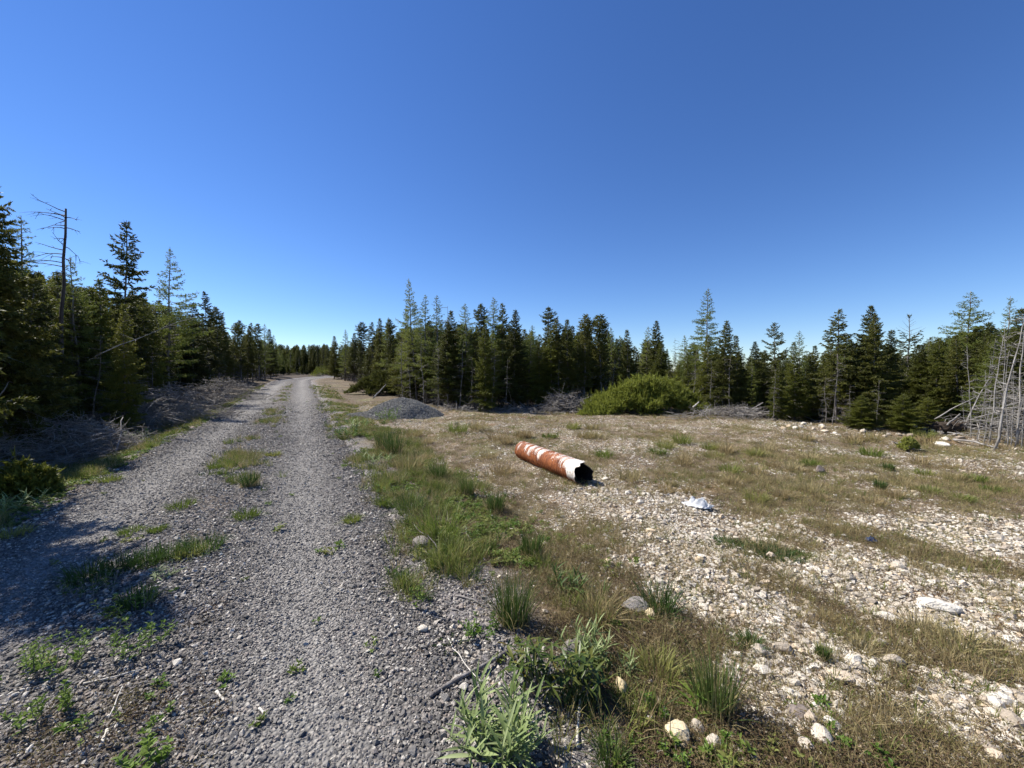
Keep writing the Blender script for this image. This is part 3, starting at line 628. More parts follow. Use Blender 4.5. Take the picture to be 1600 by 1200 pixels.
# photo column, row of the top, depth in metres, kind, widening, label
KEY = [
 (2, 268, 8.4, 'S4', 1.05, 'tall dark spruce cut off by the left edge of the picture'),
 (40, 335, 10.6, 'L1', 1.0, 'wispy larch between the tall edge spruce and the charred snag'),
 (72, 420, 11.5, 'F1', 1.0, 'yellow-green fir just left of the charred snag'),
 (128, 402, 12.6, 'L0', 1.1, 'broad wispy larch just right of the charred snag'),
 (160, 432, 13.4, 'F3', 1.0, 'short green fir left of the tall ragged-topped spruce'),
 (198, 343, 15.0, 'S5', 1.0, 'tall spruce with open ragged top left of the road'),
 (192, 470, 12.0, 'F1', .9, 'dark-trunked fir standing by the left brush pile'),
 (230, 452, 17.0, 'F1', 1.0, 'green fir between ragged-topped spruce and wind-swept larch'),
 (262, 384, 19.0, 'L2', 1.1, 'wind-swept larch with branches streaming right, left of the road'),
 (300, 470, 24.0, 'S1', 1.0, 'dark spruce right of the wind-swept larch'),
 (327, 454, 27.0, 'S5', .8, 'slender spire spruce, first right of the wind-swept larch group'),
 (343, 478, 31.0, 'S2', 1.0, 'club-topped spruce right of the slender spire on the left side'),
 (353, 492, 34.0, 'S0', .9, 'dark spruce on the left roadside where the skyline steps down'),
 (367, 503, 38.0, 'S3', 1.2, 'small club-topped spruce on the left skyline past the step'),
 (377, 499, 41.0, 'S2', 1.0, 'pointed spruce on the left skyline, one of a close pair'),
 (386, 507, 43.0, 'S0', .8, 'low pointed spruce on the left skyline before the thin larch'),
 (395, 503, 46.0, 'S5', .9, 'spruce with thin tip on the left skyline'),
 (403, 504, 49.0, 'S3', 1.2, 'rounded-tip spruce on the left skyline beside thin larch'),
 (414, 505, 52.0, 'L1', .9, 'thin larch near the end of the left tree line'),
 (423, 513, 56.0, 'S1', .9, 'dark spruce near the end of the left tree line'),
 (432, 522, 60.0, 'L0', .8, 'last larch of the left tree line before the gap'),
 (522, 524, 52.0, 'S1', 1.0, 'first broad spruce right of the road bend'),
 (539, 514, 46.0, 'L1', 1.0, 'larch right of the road bend with slanting top'),
 (553, 519, 42.0, 'S0', 1.0, 'dark spruce behind the dark bush near the road bend'),
 (569, 502, 37.0, 'S2', 1.2, 'plump club-topped spruce left of the gravel pile'),
 (583, 502, 33.0, 'S5', 1.0, 'pointed thin-tipped spruce above the gravel pile left end'),
 (596, 496, 29.0, 'S0', .8, 'narrow spruce above the left half of the gravel pile'),
 (605, 494, 27.5, 'L1', .8, 'thin larch above the middle of the gravel pile'),
 (615, 497, 25.5, 'S3', 1.0, 'black club-topped spruce above the gravel pile top'),
 (633, 477, 23.0, 'L1', .9, 'wispy larch left of the tallest larch'),
 (651, 433, 20.5, 'L0', .75, 'tallest larch with the spire top, above the right end of the gravel pile'),
 (666, 458, 20.0, 'L1', .9, 'larch leaning on the tallest larch, right side'),
 (681, 459, 19.5, 'L1', .9, 'pale wispy larch, second right of the tallest larch'),
 (697, 476, 18.5, 'D0', .9, 'thin bare dead tree between larch and dark spruce in the middle wood'),
 (709, 483, 18.0, 'S1', .9, 'dense dark spruce right of the thin bare tree'),
 (728, 473, 18.0, 'L0', 1.1, 'broad light-green larch in the middle wood'),
 (747, 472, 19.0, 'S2', .9, 'thin club-topped spruce between two light larches'),
 (773, 460, 18.5, 'L0', .9, 'tall light-green larch right of the club-topped spruce'),
 (786, 471, 19.0, 'S5', .8, 'thin spruce touching the tall light-green larch'),
 (803, 482, 18.0, 'S4', .8, 'full dark spruce at the right end of the middle wood front'),
 (760, 505, 16.6, 'F0', .8, 'layered green fir with bare pale trunk at the wood edge'),
 (833, 506, 20.0, 'L3', .8, 'broad bright larch behind the dark gap in the wood'),
 (856, 477, 19.0, 'S3', 1.0, 'club-tipped black spruce rising over its neighbours above the pipe'),
 (869, 497, 18.4, 'S2', 1.1, 'dark spruce right of the club-tipped black spruce'),
 (889, 497, 18.0, 'S0', .9, 'dark spruce above the rusty pipe mouth'),
 (912, 488, 18.0, 'S2', 1.1, 'twin-topped black spruce, left of the grey brush and shrub'),
 (922, 497, 18.8, 'S0', .8, 'black spruce behind the twin-topped one'),
 (938, 489, 18.4, 'S3', 1.1, 'left one of a close pair of club-topped black spruces'),
 (947, 488, 18.8, 'S2', .9, 'right one of a close pair of club-topped black spruces'),
 (958, 509, 20.0, 'L1', .9, 'pale larch behind the black spruces, above the shrub left end'),
 (979, 513, 20.0, 'S1', .9, 'dark spruce above the left half of the round shrub'),
 (1010, 508, 21.0, 'L1', .9, 'pale larch behind the shrub, left of the pyramid fir'),
 (1023, 499, 20.6, 'S4', .8, 'pyramid spruce with pointed top behind the round shrub'),
 (1030, 532, 19.5, 'F0', 1.0, 'bright green bushy fir right behind the round shrub'),
 (1057, 526, 19.5, 'D1', .8, 'bare grey pole tree right of the bushy fir'),
 (1069, 522, 19.0, 'L1', 1.0, 'thin greyish larch left of the tall bare-topped larch'),
 (1097, 449, 17.5, 'L0', .9, 'tall larch with bare spire standing above the right end of the shrub'),
 (1104, 520, 15.6, 'F3', 1.0, 'olive fir with pale trunk in front of the tall larch'),
 (1130, 499, 15.0, 'S4', .85, 'full dark spruce right of the tall bare-spired larch'),
 (1150, 521, 15.4, 'S1', .9, 'dark spruce beside the dark hollow in the wood'),
 (1183, 531, 16.5, 'S4', .9, 'dark spruce behind the dark hollow in the wood'),
 (1215, 501, 15.0, 'O', .9, 'tall thin spruce with open see-through top'),
 (1247, 514, 15.2, 'L1', .9, 'wispy larch behind the pointed green fir'),
 (1243, 531, 13.5, 'F1', .9, 'pointed green fir left of the white-stone berm'),
 (1216, 560, 13.4, 'F1', .9, 'olive fir below the see-through spruce'),
 (1277, 537, 14.6, 'S0', .9, 'small dark spruce behind the start of the white-stone berm'),
 (1288, 552, 13.2, 'F3', 1.0, 'light fir left of the tall right-hand spruces'),
 (1309, 480, 12.6, 'S5', 1.0, 'tall spruce with pale bare lower trunk on the right'),
 (1351, 474, 12.4, 'S4', .8, 'tallest broad dark spruce on the right'),
 (1364, 488, 12.0, 'S4', .75, 'dark pyramid spruce in front of the tallest broad one'),
 (1386, 512, 12.4, 'S1', .9, 'shorter dark spruce on the right shoulder of the pyramid spruce'),
 (1417, 488, 14.0, 'Y', 1.0, 'thin dying spruce with brown bare top against the sky'),
 (1440, 548, 13.0, 'F2', .8, 'wide-spreading bright fir behind the small saplings on the right'),
 (1472, 528, 12.6, 'F2', .8, 'wide-spreading bright fir left of the leaning pale stems'),
 (1518, 451, 13.0, 'L3', .9, 'large blue-green larch with flat tiers at the right'),
 (1569, 460, 12.0, 'L2', .8, 'thin larch with bare hooked top at the right'),
 (1548, 520, 11.4, 'F0', .9, 'olive fir behind the leaning pale stems'),
 (1598, 478, 10.6, 'S1', 1.1, 'dark spruce cut off by the right edge of the picture'),
 (88, 322, 11.0, 'N', 1.0, 'charred bare snag standing tall above the left wood'),
]
for px, top, dep, kd, wd, lab in KEY:
    p = dp(px, dep); h = height_to(p, top)
    ln = (0, math.radians(3.5)) if kd == 'N' else (random.gauss(0, .015), random.gauss(0, .015))
    wd = wd * min(1.0, (6.0 / h) ** .35) * (.8 if px < 280 else 1.0) if kd != 'N' else wd
    t = place(kd, NAMES[kd[0]], allp[kd], p, h, lab, group=None, lean=ln, wide=wd, rz=0 if kd in ('L2', 'N') else None)

# fillers behind and between: the mass of the woods
SKYX = [-60, 0, 100, 150, 230, 300, 350, 430, 445, 500, 540, 600, 640, 700, 760, 830, 900, 960, 1060, 1120, 1160, 1200, 1280, 1310, 1380, 1410, 1450, 1500, 1600, 1700]
SKYY = [360, 400, 425, 440, 450, 482, 506, 536, 538, 538, 528, 508, 492, 492, 496, 512, 500, 515, 535, 530, 545, 545, 545, 518, 522, 545, 522, 500, 498, 490]
DEPX = [-60, 0, 88, 180, 250, 320, 400, 440, 500, 520, 560, 600, 650, 700, 860, 1000, 1100, 1160, 1200, 1300, 1400, 1470, 1540, 1600, 1700]
DEPY = [7.8, 9.4, 11.5, 15, 19.7, 28, 55, 74, 74, 56, 41, 28.5, 20.5, 18, 18.5, 20, 16.5, 16.6, 15, 13, 13.4, 12.6, 10.6, 9.6, 8.8]
FILL = [(['S0', 'S1', 'S2', 'S3', 'S5', 'F3'], .2), ]
def zone(px):
    if px < 330: return 'the dark wood on the left of the road', 'trees packed in the left wood'
    if px < 440: return 'the far part of the left tree line', 'trees packed along the far left roadside'
    if px < 515: return 'the low wood closing the end of the road', 'trees at the end of the road'
    if px < 640: return 'the wood edge between road bend and gravel pile', 'trees packed right of the road bend'
    if px < 880: return 'the wood behind the gravel pile and pipe', 'trees packed in the middle wood'
    if px < 1170: return 'the wood behind the round shrub', 'trees packed behind the round shrub'
    return 'the wood behind the white-stone berm on the right', 'trees packed in the right wood'
KINDW = dict(spruce_tree='slender dark spruce', fir_tree='olive-green fir', larch_tree='pale larch', dead_tree='thin bare dead tree')
rf = random.Random(5)
MARK = [(2, 'tall edge spruce at far left'), (40, 'wispy larch near the left edge'), (90, 'charred snag'), (128, 'broad larch beside the snag'), (198, 'ragged-topped tall spruce'), (262, 'wind-swept larch'), (327, 'slender spire spruce'), (367, 'left skyline step'), (414, 'thin larch at the left line end'),
        (470, 'bright bush closing the road'), (539, 'slanting larch at the road bend'), (569, 'plump club-topped spruce'), (596, 'gravel pile left end'), (633, 'gravel pile right end'), (651, 'tallest spire larch'), (709, 'thin bare tree in the middle'), (747, 'two light larches'), (773, 'tall light-green larch'), (803, 'full spruce at the wood corner'),
        (833, 'bright larch behind the dark gap'), (856, 'club-tipped spruce above the pipe'), (912, 'twin-topped black spruce'), (942, 'close pair of black spruces'), (979, 'left half of the round shrub'), (1023, 'pyramid spruce behind the shrub'), (1069, 'grey pole tree'), (1097, 'tall bare-spired larch'), (1130, 'full spruce right of the shrub'),
        (1170, 'dark hollow in the wood'), (1215, 'see-through spruce'), (1245, 'pointed fir by the berm'), (1277, 'start of the stony berm'), (1309, 'pale-trunked tall spruce'), (1351, 'broadest dark spruce'), (1386, 'shoulder of the pyramid spruce'), (1417, 'dying brown-topped spruce'), (1460, 'wide bright firs'), (1518, 'flat-tiered larch'), (1569, 'hook-topped larch'), (1598, 'right-edge spruce')]
def fill(px, row, jit):
    d0 = float(np.interp(px, DEPX, DEPY)); d = d0 * (1 + .02 * row) + row * 1.35 + rf.uniform(-.4, .4)
    top = float(np.interp(px, SKYX, SKYY)) + jit
    p = dp(px, d); _, t = road_st(p.x, p.y)
    if abs(t) < 3.2: return
    h = height_to(p, top)
    if h < .8: return
    q = rf.random()
    kd = rf.choice(['S0', 'S1', 'S2', 'S3', 'S4', 'S5']) if q < .48 else rf.choice(['F0', 'F1', 'F3']) if q < .74 else rf.choice(['L0', 'L1', 'L3']) if q < .94 else rf.choice(['D0', 'D1', 'D2'])
    nm = NAMES[kd[0]]; z, g = zone(px)
    mk = min(MARK, key=lambda q: abs(q[0] - px)); rel = 'left of' if px < mk[0] - 8 else 'right of' if px > mk[0] + 8 else 'beside'
    bk = ('front ', 'half-hidden ', 'deep-set ', 'rearmost ')[0 if row == 0 else 1 if row == 1 else 2 if row < 3 else 3]
    place(kd, nm, allp[kd], p, h, bk + KINDW[nm] + ' ' + ('just ' if rel != 'beside' else '') + rel + ' the ' + mk[1], group=g + ', ' + KINDW[nm], wide=rf.uniform(.8, 1.35) * min(1.0, (6.0 / h) ** .35), lean=(rf.gauss(0, .03), rf.gauss(0, .03)))
px = -50
while px < 1660:
    d0 = float(np.interp(px, DEPX, DEPY)); step = np.clip(.62 * FPX / d0, 9, 42)
    fill(px + rf.uniform(-.3, .3) * step, 0, rf.uniform(8, 55)); fill(px + rf.uniform(.1, .9) * step, 1, rf.uniform(0, 40))
    if rf.random() < .8: fill(px + rf.uniform(0, 1) * step, 2.2, rf.uniform(0, 22))
    if rf.random() < .5: fill(px + rf.uniform(0, 1) * step, 4.5, rf.uniform(0, 14))
    px += step
for k, (px_, top_, d_, kd, lab) in enumerate([(628, 530, 19.0, 'D1', 'bare grey tree at the wood edge above the pile right end'), (642, 545, 18.2, 'D0', 'thin bare tree left of the tallest larch foot'), (663, 520, 17.6, 'D2', 'bare pale tree below the tallest larch'), (684, 540, 17.2, 'D1', 'leaning bare tree right of the tallest larch foot'),
        (718, 530, 17.0, 'D0', 'bare grey tree before the light-green larch'), (738, 555, 16.7, 'D2', 'short bare tree before the middle wood'), (768, 540, 16.5, 'D1', 'pale-trunked bare tree at the middle wood corner'), (790, 560, 16.6, 'D0', 'low bare tree at the dark corner of the wood'), (872, 560, 17.6, 'D2', 'bare tree before the black spruces above the pipe'),
        (955, 560, 17.8, 'D1', 'bare tree behind the left side of the round shrub'), (1082, 545, 15.8, 'D0', 'bare grey tree right behind the shrub end'), (1112, 560, 14.8, 'D2', 'pale bare trunk below the bare-spired larch'), (1140, 555, 14.4, 'D1', 'pale bare trunk beside the dark hollow'), (1210, 575, 13.2, 'D0', 'small bare tree left of the pointed fir'),
        (1292, 585, 12.2, 'D2', 'thin pale trunk left of the pale-trunked tall spruce'), (1303, 560, 11.9, 'D1', 'pale straight trunk before the tall spruce pair'), (1328, 600, 11.8, 'D0', 'short slanting pale trunk before the broadest spruce'), (1370, 590, 11.4, 'D2', 'thin pale trunk before the pyramid spruce'),
        (60, 520, 10.4, 'D0', 'bare twiggy tree in the shade left of the snag'), (140, 520, 11.6, 'D2', 'bare twiggy tree in the shade right of the snag'), (235, 540, 16.0, 'D1', 'bare twiggy tree before the wind-swept larch')]):
    p = dp(px_, d_); place(kd, 'dead_tree', allp[kd], p, height_to(p, top_), lab, lean=(rf.gauss(0, .03), rf.gauss(0, .05)), wide=1.1)
# trees just outside the left edge whose branches reach in and whose shade falls on the road
for x_, y_, pr, h_, w_, lab in ((-9.7, 5.2, LA[3], 7.6, .8, 'larch whose drooping twig tips hang in at the top left corner'), (-7.8, 4.4, SP[4], 7.0, .85, 'spruce just outside the left edge shading the near road'), (-9.9, 6.1, SP[4], 5.4, .75, 'spruce reaching in with sunlit branch tips at the left edge'), (-11.4, 7.5, SP[0], 5.8, .9, 'low spruce at the left edge above the brush')):
    p = Vector((x_, y_, float(surf_z(x_, y_)))); place('S', 'larch_tree' if pr is LA[3] else 'spruce_tree', pr, p, h_, lab, rz=.4 + x_, wide=w_)
# leaning pale stems at the right wood edge: foot, top, kind, label
for k, (fxp, fyp, txp, typ, lab) in enumerate([
    (1497, 682, 1570, 540, 'thick pale stem leaning far to the right over its upturned root'),
    (1517, 692, 1527, 536, 'thin upright pale stem beside the strongly leaning one'),
    (1536, 700, 1545, 610, 'short grey stem between two leaning pale ones'),
    (1547, 686, 1562, 520, 'slightly leaning pale stem behind the forked foreground stem'),
    (1552, 704, 1600, 480, 'nearest pale stem with flared white foot, bending right'),
    (1568, 694, 1591, 600, 'leaning grey stem right of the flared-foot stem'),
    (1580, 698, 1585, 560, 'thin dark upright stem near the right edge'),
    (1507, 688, 1512, 600, 'short thin grey stem beside the upturned root'), (1526, 694, 1556, 560, 'thin stem leaning right behind the strongly leaning one'), (1540, 690, 1537, 575, 'thin upright stem in the middle of the leaning group'),
    (1558, 688, 1583, 545, 'thin stem leaning right behind the flared-foot stem'), (1574, 690, 1578, 500, 'tall thin grey stem near the right edge'), (1584, 690, 1603, 585, 'short stem leaning out at the right edge'), (1563, 692, 1548, 600, 'thin stem leaning left against the others'), (1596, 700, 1601, 540, 'thin stem half cut by the right edge'),
    (1590, 696, 1597, 470, 'last pale stem cut by the right edge of the picture')]):
    p = gp(fxp, fyp); h = height_to(p, typ); dx = (txp - fxp) / FPX * p.y
    place('P', 'dead_tree', PALE[k % 4], p, math.hypot(h, dx) * 1.0, lab, lean=(0, math.atan2(dx, h)), wide=.8 if k not in (0, 4) else .95, rz=0) if 'thin' not in lab else place('P', 'dead_tree', PALE[k % 4], p, math.hypot(h, dx), lab, lean=(0, math.atan2(dx, h)), wide=.55, rz=k * 1.3)
# far wood: one mass behind the rows
n = 900
fpx = rng.uniform(-80, 1690, n); f0 = np.interp(fpx, DEPX, DEPY); fd = f0 + 7 + 30 * rng.random(n) ** 1.3
fxx = (fpx - 800) / FPX * fd; _, ft = road_st(fxx, fd); kk = np.abs(ft) > 4.5; fpx, fd, fxx = fpx[kk], fd[kk], fxx[kk]
e_px = rng.uniform(428, 522, 90); e_d = rng.uniform(84, 112, 90); fpx = np.concatenate([fpx, e_px]); fd = np.concatenate([fd, e_d]); fxx = np.concatenate([fxx, (e_px - 800) / FPX * e_d])   # closing the end of the road
fzz = surf_z(fxx, fd); ftop = np.interp(fpx, SKYX, SKYY) + np.where(fd > 80, 0, 10) + np.where(fpx < 330, 80, np.where(fd > 80, 14, 40)) * rng.random(len(fpx)); fh = CZ + (HORIZON - ftop) / FPX * fd - fzz
kk = fh > 1.0; n = int(kk.sum())
far_c = proto_set('far_tree', [SP[0]['crown'], SP[1]['crown'], SP[4]['crown'], FI[1]['crown'], SP[2]['crown']])
fs = np.stack([fh[kk] / 6, fh[kk] / 6, fh[kk] / 6], -1)
tag(scatter('far_wood', np.stack([fxx[kk], fd[kk], fzz[kk]], -1), np.stack([np.zeros(n), np.zeros(n), rng.uniform(0, 6.28, n)], -1), fs, far_c, 5, M['spruce']), 'dense dark conifer wood reaching back behind the front trees', 'wood')
# ------------------------------------------------------------------ rusty pipe
def rust_material():
    m, nt, b = new_mat('rust_and_white_paint'); p = opos(nt)
    sx = N(nt, 'ShaderNodeSeparateXYZ'); nt.links.new(p, sx.inputs[0])
    rust = ramp(nt, noise(nt, 9, 6, p, .75), [(.28, (.055, .020, .011)), (.42, (.15, .045, .016)), (.56, (.27, .085, .026)), (.68, (.34, .13, .045)), (.8, (.42, .24, .13))])
    mp = N(nt, 'ShaderNodeMapping'); mp.inputs['Scale'].default_value = (7.5, 2.2, 2.2); nt.links.new(p, mp.inputs[0])
    big = noise(nt, 1.0, 6, mp.outputs[0], .72)
    wv = N(nt, 'ShaderNodeTexWave', Scale=1.25, Distortion=2.5, Detail=3.0); wv.bands_direction = 'X'; nt.links.new(p, wv.inputs['Vector'])
    side = mth(nt, 'ADD', mth(nt, 'MULTIPLY', mth(nt, 'SUBTRACT', sx.outputs['Z'], .178), 5.28 * .20), mth(nt, 'MULTIPLY', sx.outputs['Y'], 1.92 * .20))
    f = mth(nt, 'ADD', mth(nt, 'ADD', mth(nt, 'MULTIPLY', big, 1.15), mth(nt, 'MULTIPLY', noise(nt, 30, 3, p, .8), .12)), side)
    mouth = N(nt, 'ShaderNodeMapRange'); mouth.inputs['From Min'].default_value = .30; mouth.inputs['From Max'].default_value = .12; nt.links.new(sx.outputs['X'], mouth.inputs[0])
    f = mth(nt, 'ADD', f, mth(nt, 'MULTIPLY', mouth.outputs[0], .35))
    white = ramp(nt, noise(nt, 25, 4, p), [(.3, (.42, .33, .25)), (.5, (.62, .57, .51)), (.65, (.72, .70, .66))])
    c = mixc(nt, ramp(nt, f, [(.80, 0.), (.82, .30), (.86, .62), (.96, 1.)]), rust, white)
    nt.links.new(c, b.inputs['Base Color']); b.inputs['Roughness'].default_value = .75
    bump(nt, b, mth(nt, 'ADD', noise(nt, 40, 5, p, .8), f), .5, .008); return m
M['rust'] = rust_material()
m, nt, b = new_mat('black_crust'); M['crust'] = m; p = opos(nt)
nt.links.new(ramp(nt, noise(nt, 14, 5, p, .8), [(.35, (.006, .005, .005)), (.65, (.025, .018, .014)), (.8, (.09, .06, .045))]), b.inputs['Base Color']); b.inputs['Roughness'].default_value = .9
bump(nt, b, noise(nt, 30, 4, p), 1, .02)
a = gp(913, 757); e = gp(817, 716); L = (e - a).length; PR = .178
yaw = math.atan2(e.y - a.y, e.x - a.x)
pipe = thing('rusty_pipe', 'long rusty orange pipe with flaking white paint and torn black mouth lying on the stones', 'pipe', (a.x, a.y, a.z - .01), (0, math.atan2(-(e.z - a.z), L), yaw))
nth, nxx = 48, 150; th = np.arange(nth) * 2 * math.pi / nth
tear = (.09 * (vnoise(th * 3.2, th * 0, 5) - .3) + .05 * (vnoise(th * 9, th * 0, 6) - .5)) * sstep(0, .5, th) * sstep(6.28, 5.8, th) + .24 * np.exp(-((((th - 2.45 + math.pi) % (2 * math.pi)) - math.pi) / .32) ** 2)
far_t = .04 * vnoise(th * 4, th * 0 + 3, 8)
U = np.linspace(0, 1, nxx)[:, None]; XX = tear[None] * (1 - U) + U * (L + far_t[None])
def ring(rad): return np.stack([XX, rad * np.cos(th)[None] * np.ones_like(XX), PR + rad * np.sin(th)[None]], -1).reshape(-1, 3)
rr = PR + .0045 * np.sin(2 * math.pi * XX / .068 + th[None]) - .012 * np.maximum(0, vnoise(XX * 4, th[None] * 1.5 + 0 * XX, 12) - .6)
# local frame: +x runs away from the camera, +y is the left flank
qi = np.arange(nxx - 1)[:, None] * nth; qj = np.arange(nth)[None]; qj2 = (qj + 1) % nth
Qo = np.stack([qi + qj, qi + qj2, qi + nth + qj2, qi + nth + qj], -1).reshape(-1, 4)
mb = MB(); mb.add(ring(rr), None, Qo)
mo = mb.mesh('shell', M['rust'], True); obj('shell', mo, pipe)
mb = MB(); ri = rr - .010 - .012 * vnoise(XX * 14, th[None] * 5 + 0 * XX, 15); mb.add(ring(ri), None, Qo[:, ::-1]); obj('inner_crust', mb.mesh('inner_crust', M['crust'], True), pipe)
mb = MB(); k0 = np.arange(nth); Vo = ring(rr)[:nth]; Vi = ring(ri)[:nth]; mb.add(np.concatenate([Vo, Vi]), None, np.stack([k0, (k0 + 1) % nth, nth + (k0 + 1) % nth, nth + k0], -1)); obj('torn_rim', mb.mesh('torn_rim', M['crust']), pipe)
mb = MB(); r = np.random.default_rng(4)
for k in range(26):   # hanging scale inside the mouth
    t0 = r.uniform(0, 6.28); x0 = r.uniform(.1, .6); q = np.array([x0, math.cos(t0) * PR * .93, PR + math.sin(t0) * PR * .93]); c = np.array([x0, 0, PR]); d = (c - q) * r.uniform(.15, .5)
    w = r.normal(0, .025, 3); mb.add([q - w, q + w, q + d + r.normal(0, .015, 3)], [[0, 1, 2]])
tag(obj('loose_scale', mb.mesh('loose_scale', M['crust']), pipe), kind='stuff')

# ------------------------------------------------------------------ gravel pile
c0 = gp(612, 655); c0 = Vector((c0.x, c0.y + 1.0, float(surf_z(c0.x, c0.y + 1.0))))
def pile_h(x, y):
    w = (fbm(x * 1.6 + 7, y * 1.6, 121) - .5) * .35
    d1 = np.hypot((x - .08) / 1.62, y / 1.25) + w * .5; d2 = np.hypot((x + .95) / 1.15, y / 1.0) + w * .5
    h = np.maximum(.80 * np.clip(1.02 - d1, 0, 1) / .80, .30 * np.clip(1 - d2, 0, 1))
    h = .80 * np.tanh(h * 1.25) + (fbm(x * 5, y * 5, 123) - .5) * .05 * (h > .02)
    return h
g = np.linspace(-2.3, 2.1, 90); gy = np.linspace(-1.7, 1.6, 70); PX, PY = np.meshgrid(g, gy); PZ = surf_z(PX + c0.x, PY + c0.y) - c0.z + pile_h(PX, PY) - .02 - .05 * (pile_h(PX, PY) < .015)
mb = MB(); i = np.arange(69)[:, None] * 90; j = np.arange(89)[None]; mb.add(np.stack([PX, PY, PZ], -1).reshape(-1, 3), None, np.stack([i + j, i + j + 1, i + 91 + j, i + 90 + j], -1).reshape(-1, 4))
m, nt, b = new_mat('pile_bed'); p = wpos(nt); v = vor(nt, 40, p)
nt.links.new(ramp(nt, bw(nt, v.outputs['Color']), [(0, (.06, .061, .06)), (.6, (.12, .12, .115)), (1, (.24, .23, .21))]), b.inputs['Base Color']); b.inputs['Roughness'].default_value = .9; bump(nt, b, v.outputs['Distance'], .8, .02)
pile = thing('gravel_pile', 'mound of dark grey crushed gravel beside the road', 'gravel pile', c0)
obj('mound', mb.mesh('mound', m, True), pile)
pc = proto_set('pile_piece', [hull_stone('pile_piece', 11, M['pile'], .7) for _ in range(6)])
n = 22000; x = rng.uniform(-2.2, 1.95, n); y = rng.uniform(-1.6, 1.4, n); h = pile_h(x, y); k = h > .02; x, y, h = x[k], y[k], h[k]; n = len(x); sz = rng.uniform(.018, .045, n)
scatter('crushed_stone', np.stack([x, y, surf_z(x + c0.x, y + c0.y) - c0.z + h - .015], -1), rng.uniform(0, 6.28, (n, 3)), np.repeat(sz[:, None], 3, 1), pc, 6, M['pile'], pile)

# ------------------------------------------------------------------ bushes
def bush(name, label, p, w, d, h, mat, seed, n=5200, sl=.22):
    r = np.random.default_rng(seed); t = thing(name, label, 'shrub', p)
    an = r.uniform(0, 6.28, n); rad = np.sqrt(r.random(n)) * (1 + .22 * np.sin(an * 3 + seed) + .15 * np.sin(an * 7))
    lump = .45 + .75 * vnoise(np.cos(an) * rad * 2.6 + 9, np.sin(an) * rad * 2.6 + 9, seed) + .35 * vnoise(np.cos(an) * rad * 8, np.sin(an) * rad * 8 + 9, seed + 1) + r.normal(0, .05, n)
    top = h * np.clip(1 - (rad / 1.12) ** 2.4, .0, 1) * lump + .05; dpt = r.random(n) ** 2.2
    top = top * (1 + .3 * np.cos(an) * rad)
    P = np.stack([np.cos(an) * rad * w * .46, np.sin(an) * rad * d * .46, top * (1 - .75 * dpt)], -1)
    D = np.stack([np.cos(an) * rad * .9, np.sin(an) * rad * .9, .75 + 0 * an], -1) + r.normal(0, .45, (n, 3))
    mb = MB(); sprigs(mb, P, D, r.uniform(.6, 1.25, n) * sl, .035, r, 8, .35); ns_ = n // 22 if w > 2 else 1; q_ = r.integers(0, n, ns_); sprigs(mb, P[q_], D[q_] * .6 + np.array([0, 0, .8]), r.uniform(1.3, 2.4, ns_) * sl, .03, r, 9, .16); obj('foliage', mb.mesh('foliage', mat), t)
    mb = MB()
    for k in range(46):
        a = r.uniform(0, 6.28); q = r.uniform(.3, .95); e = np.array([math.cos(a) * q * w * .46, math.sin(a) * q * d * .46, h * (1.05 - q) * r.uniform(.5, 1)]); s0 = e * np.array([.1, .1, 0])
        mb.tube([s0, s0 * .5 + e * .5 + r.normal(0, .08, 3) + np.array([0, 0, .05]), e], [.018, .011, .004], 4, False)
    obj('stems', mb.mesh('stems', M['dead'], True), t); return t
p = dp(1003, 16.2); bush('juniper_shrub', 'wide rounded yellow-green juniper shrub at the edge of the clearing', p, 5.3, 3.0, .98, M['juniper'], 3, 7000, .26)
p = dp(588, 25.5); bush('juniper_shrub', 'low dark spreading shrub behind the gravel pile near road bend', p, 3.6, 2.4, 1.0, M['spruce'], 5, 3000)
p = dp(40, 8.2); bush('low_shrub', 'low dark green shrub by the left road edge beside the brush', gp(38, 782), .62, .5, .34, M['fir'], 8, 1200, .13)
for k, (px_, py_, w_, h_, lab) in enumerate([(500, 0, 3.2, 1.2, 'bright green roadside bush at the road bend'), (466, 0, 3.4, 1.3, 'bright bush at the end of the road'),
        (1418, 704, .26, .13, 'small dark green plant alone on the stony berm')]):
    bush('low_shrub', lab, gp(px_, py_) if py_ else dp(px_, 62 if px_ > 490 else 76), w_, w_ * .8, h_, M['fir'] if k % 2 else M['juniper'], 20 + k, 900, .16 if w_ > 1 else .08)

for px_, py_, h_, w_, lab in ((1345, 668, .95, 1.6, 'flat yellow-green sapling spreading below the tall dark spruces'), (1412, 672, 1.0, 1.5, 'flat spreading sapling right of the yellow-green one'), (1232, 655, 1.1, 1.3, 'low bright sapling at the left start of the white-stone berm'), (1268, 657, 1.0, 1.4, 'low olive sapling just behind the start of the berm'), (1300, 660, .7, 1.4, 'tiny sapling before the pale-trunked spruce'), (1450, 676, .9, 1.5, 'spreading sapling left of the uprooted stump')):
    place('F', 'fir_sapling', FI[2], gp(px_, py_), h_, lab, 'sapling', wide=w_)
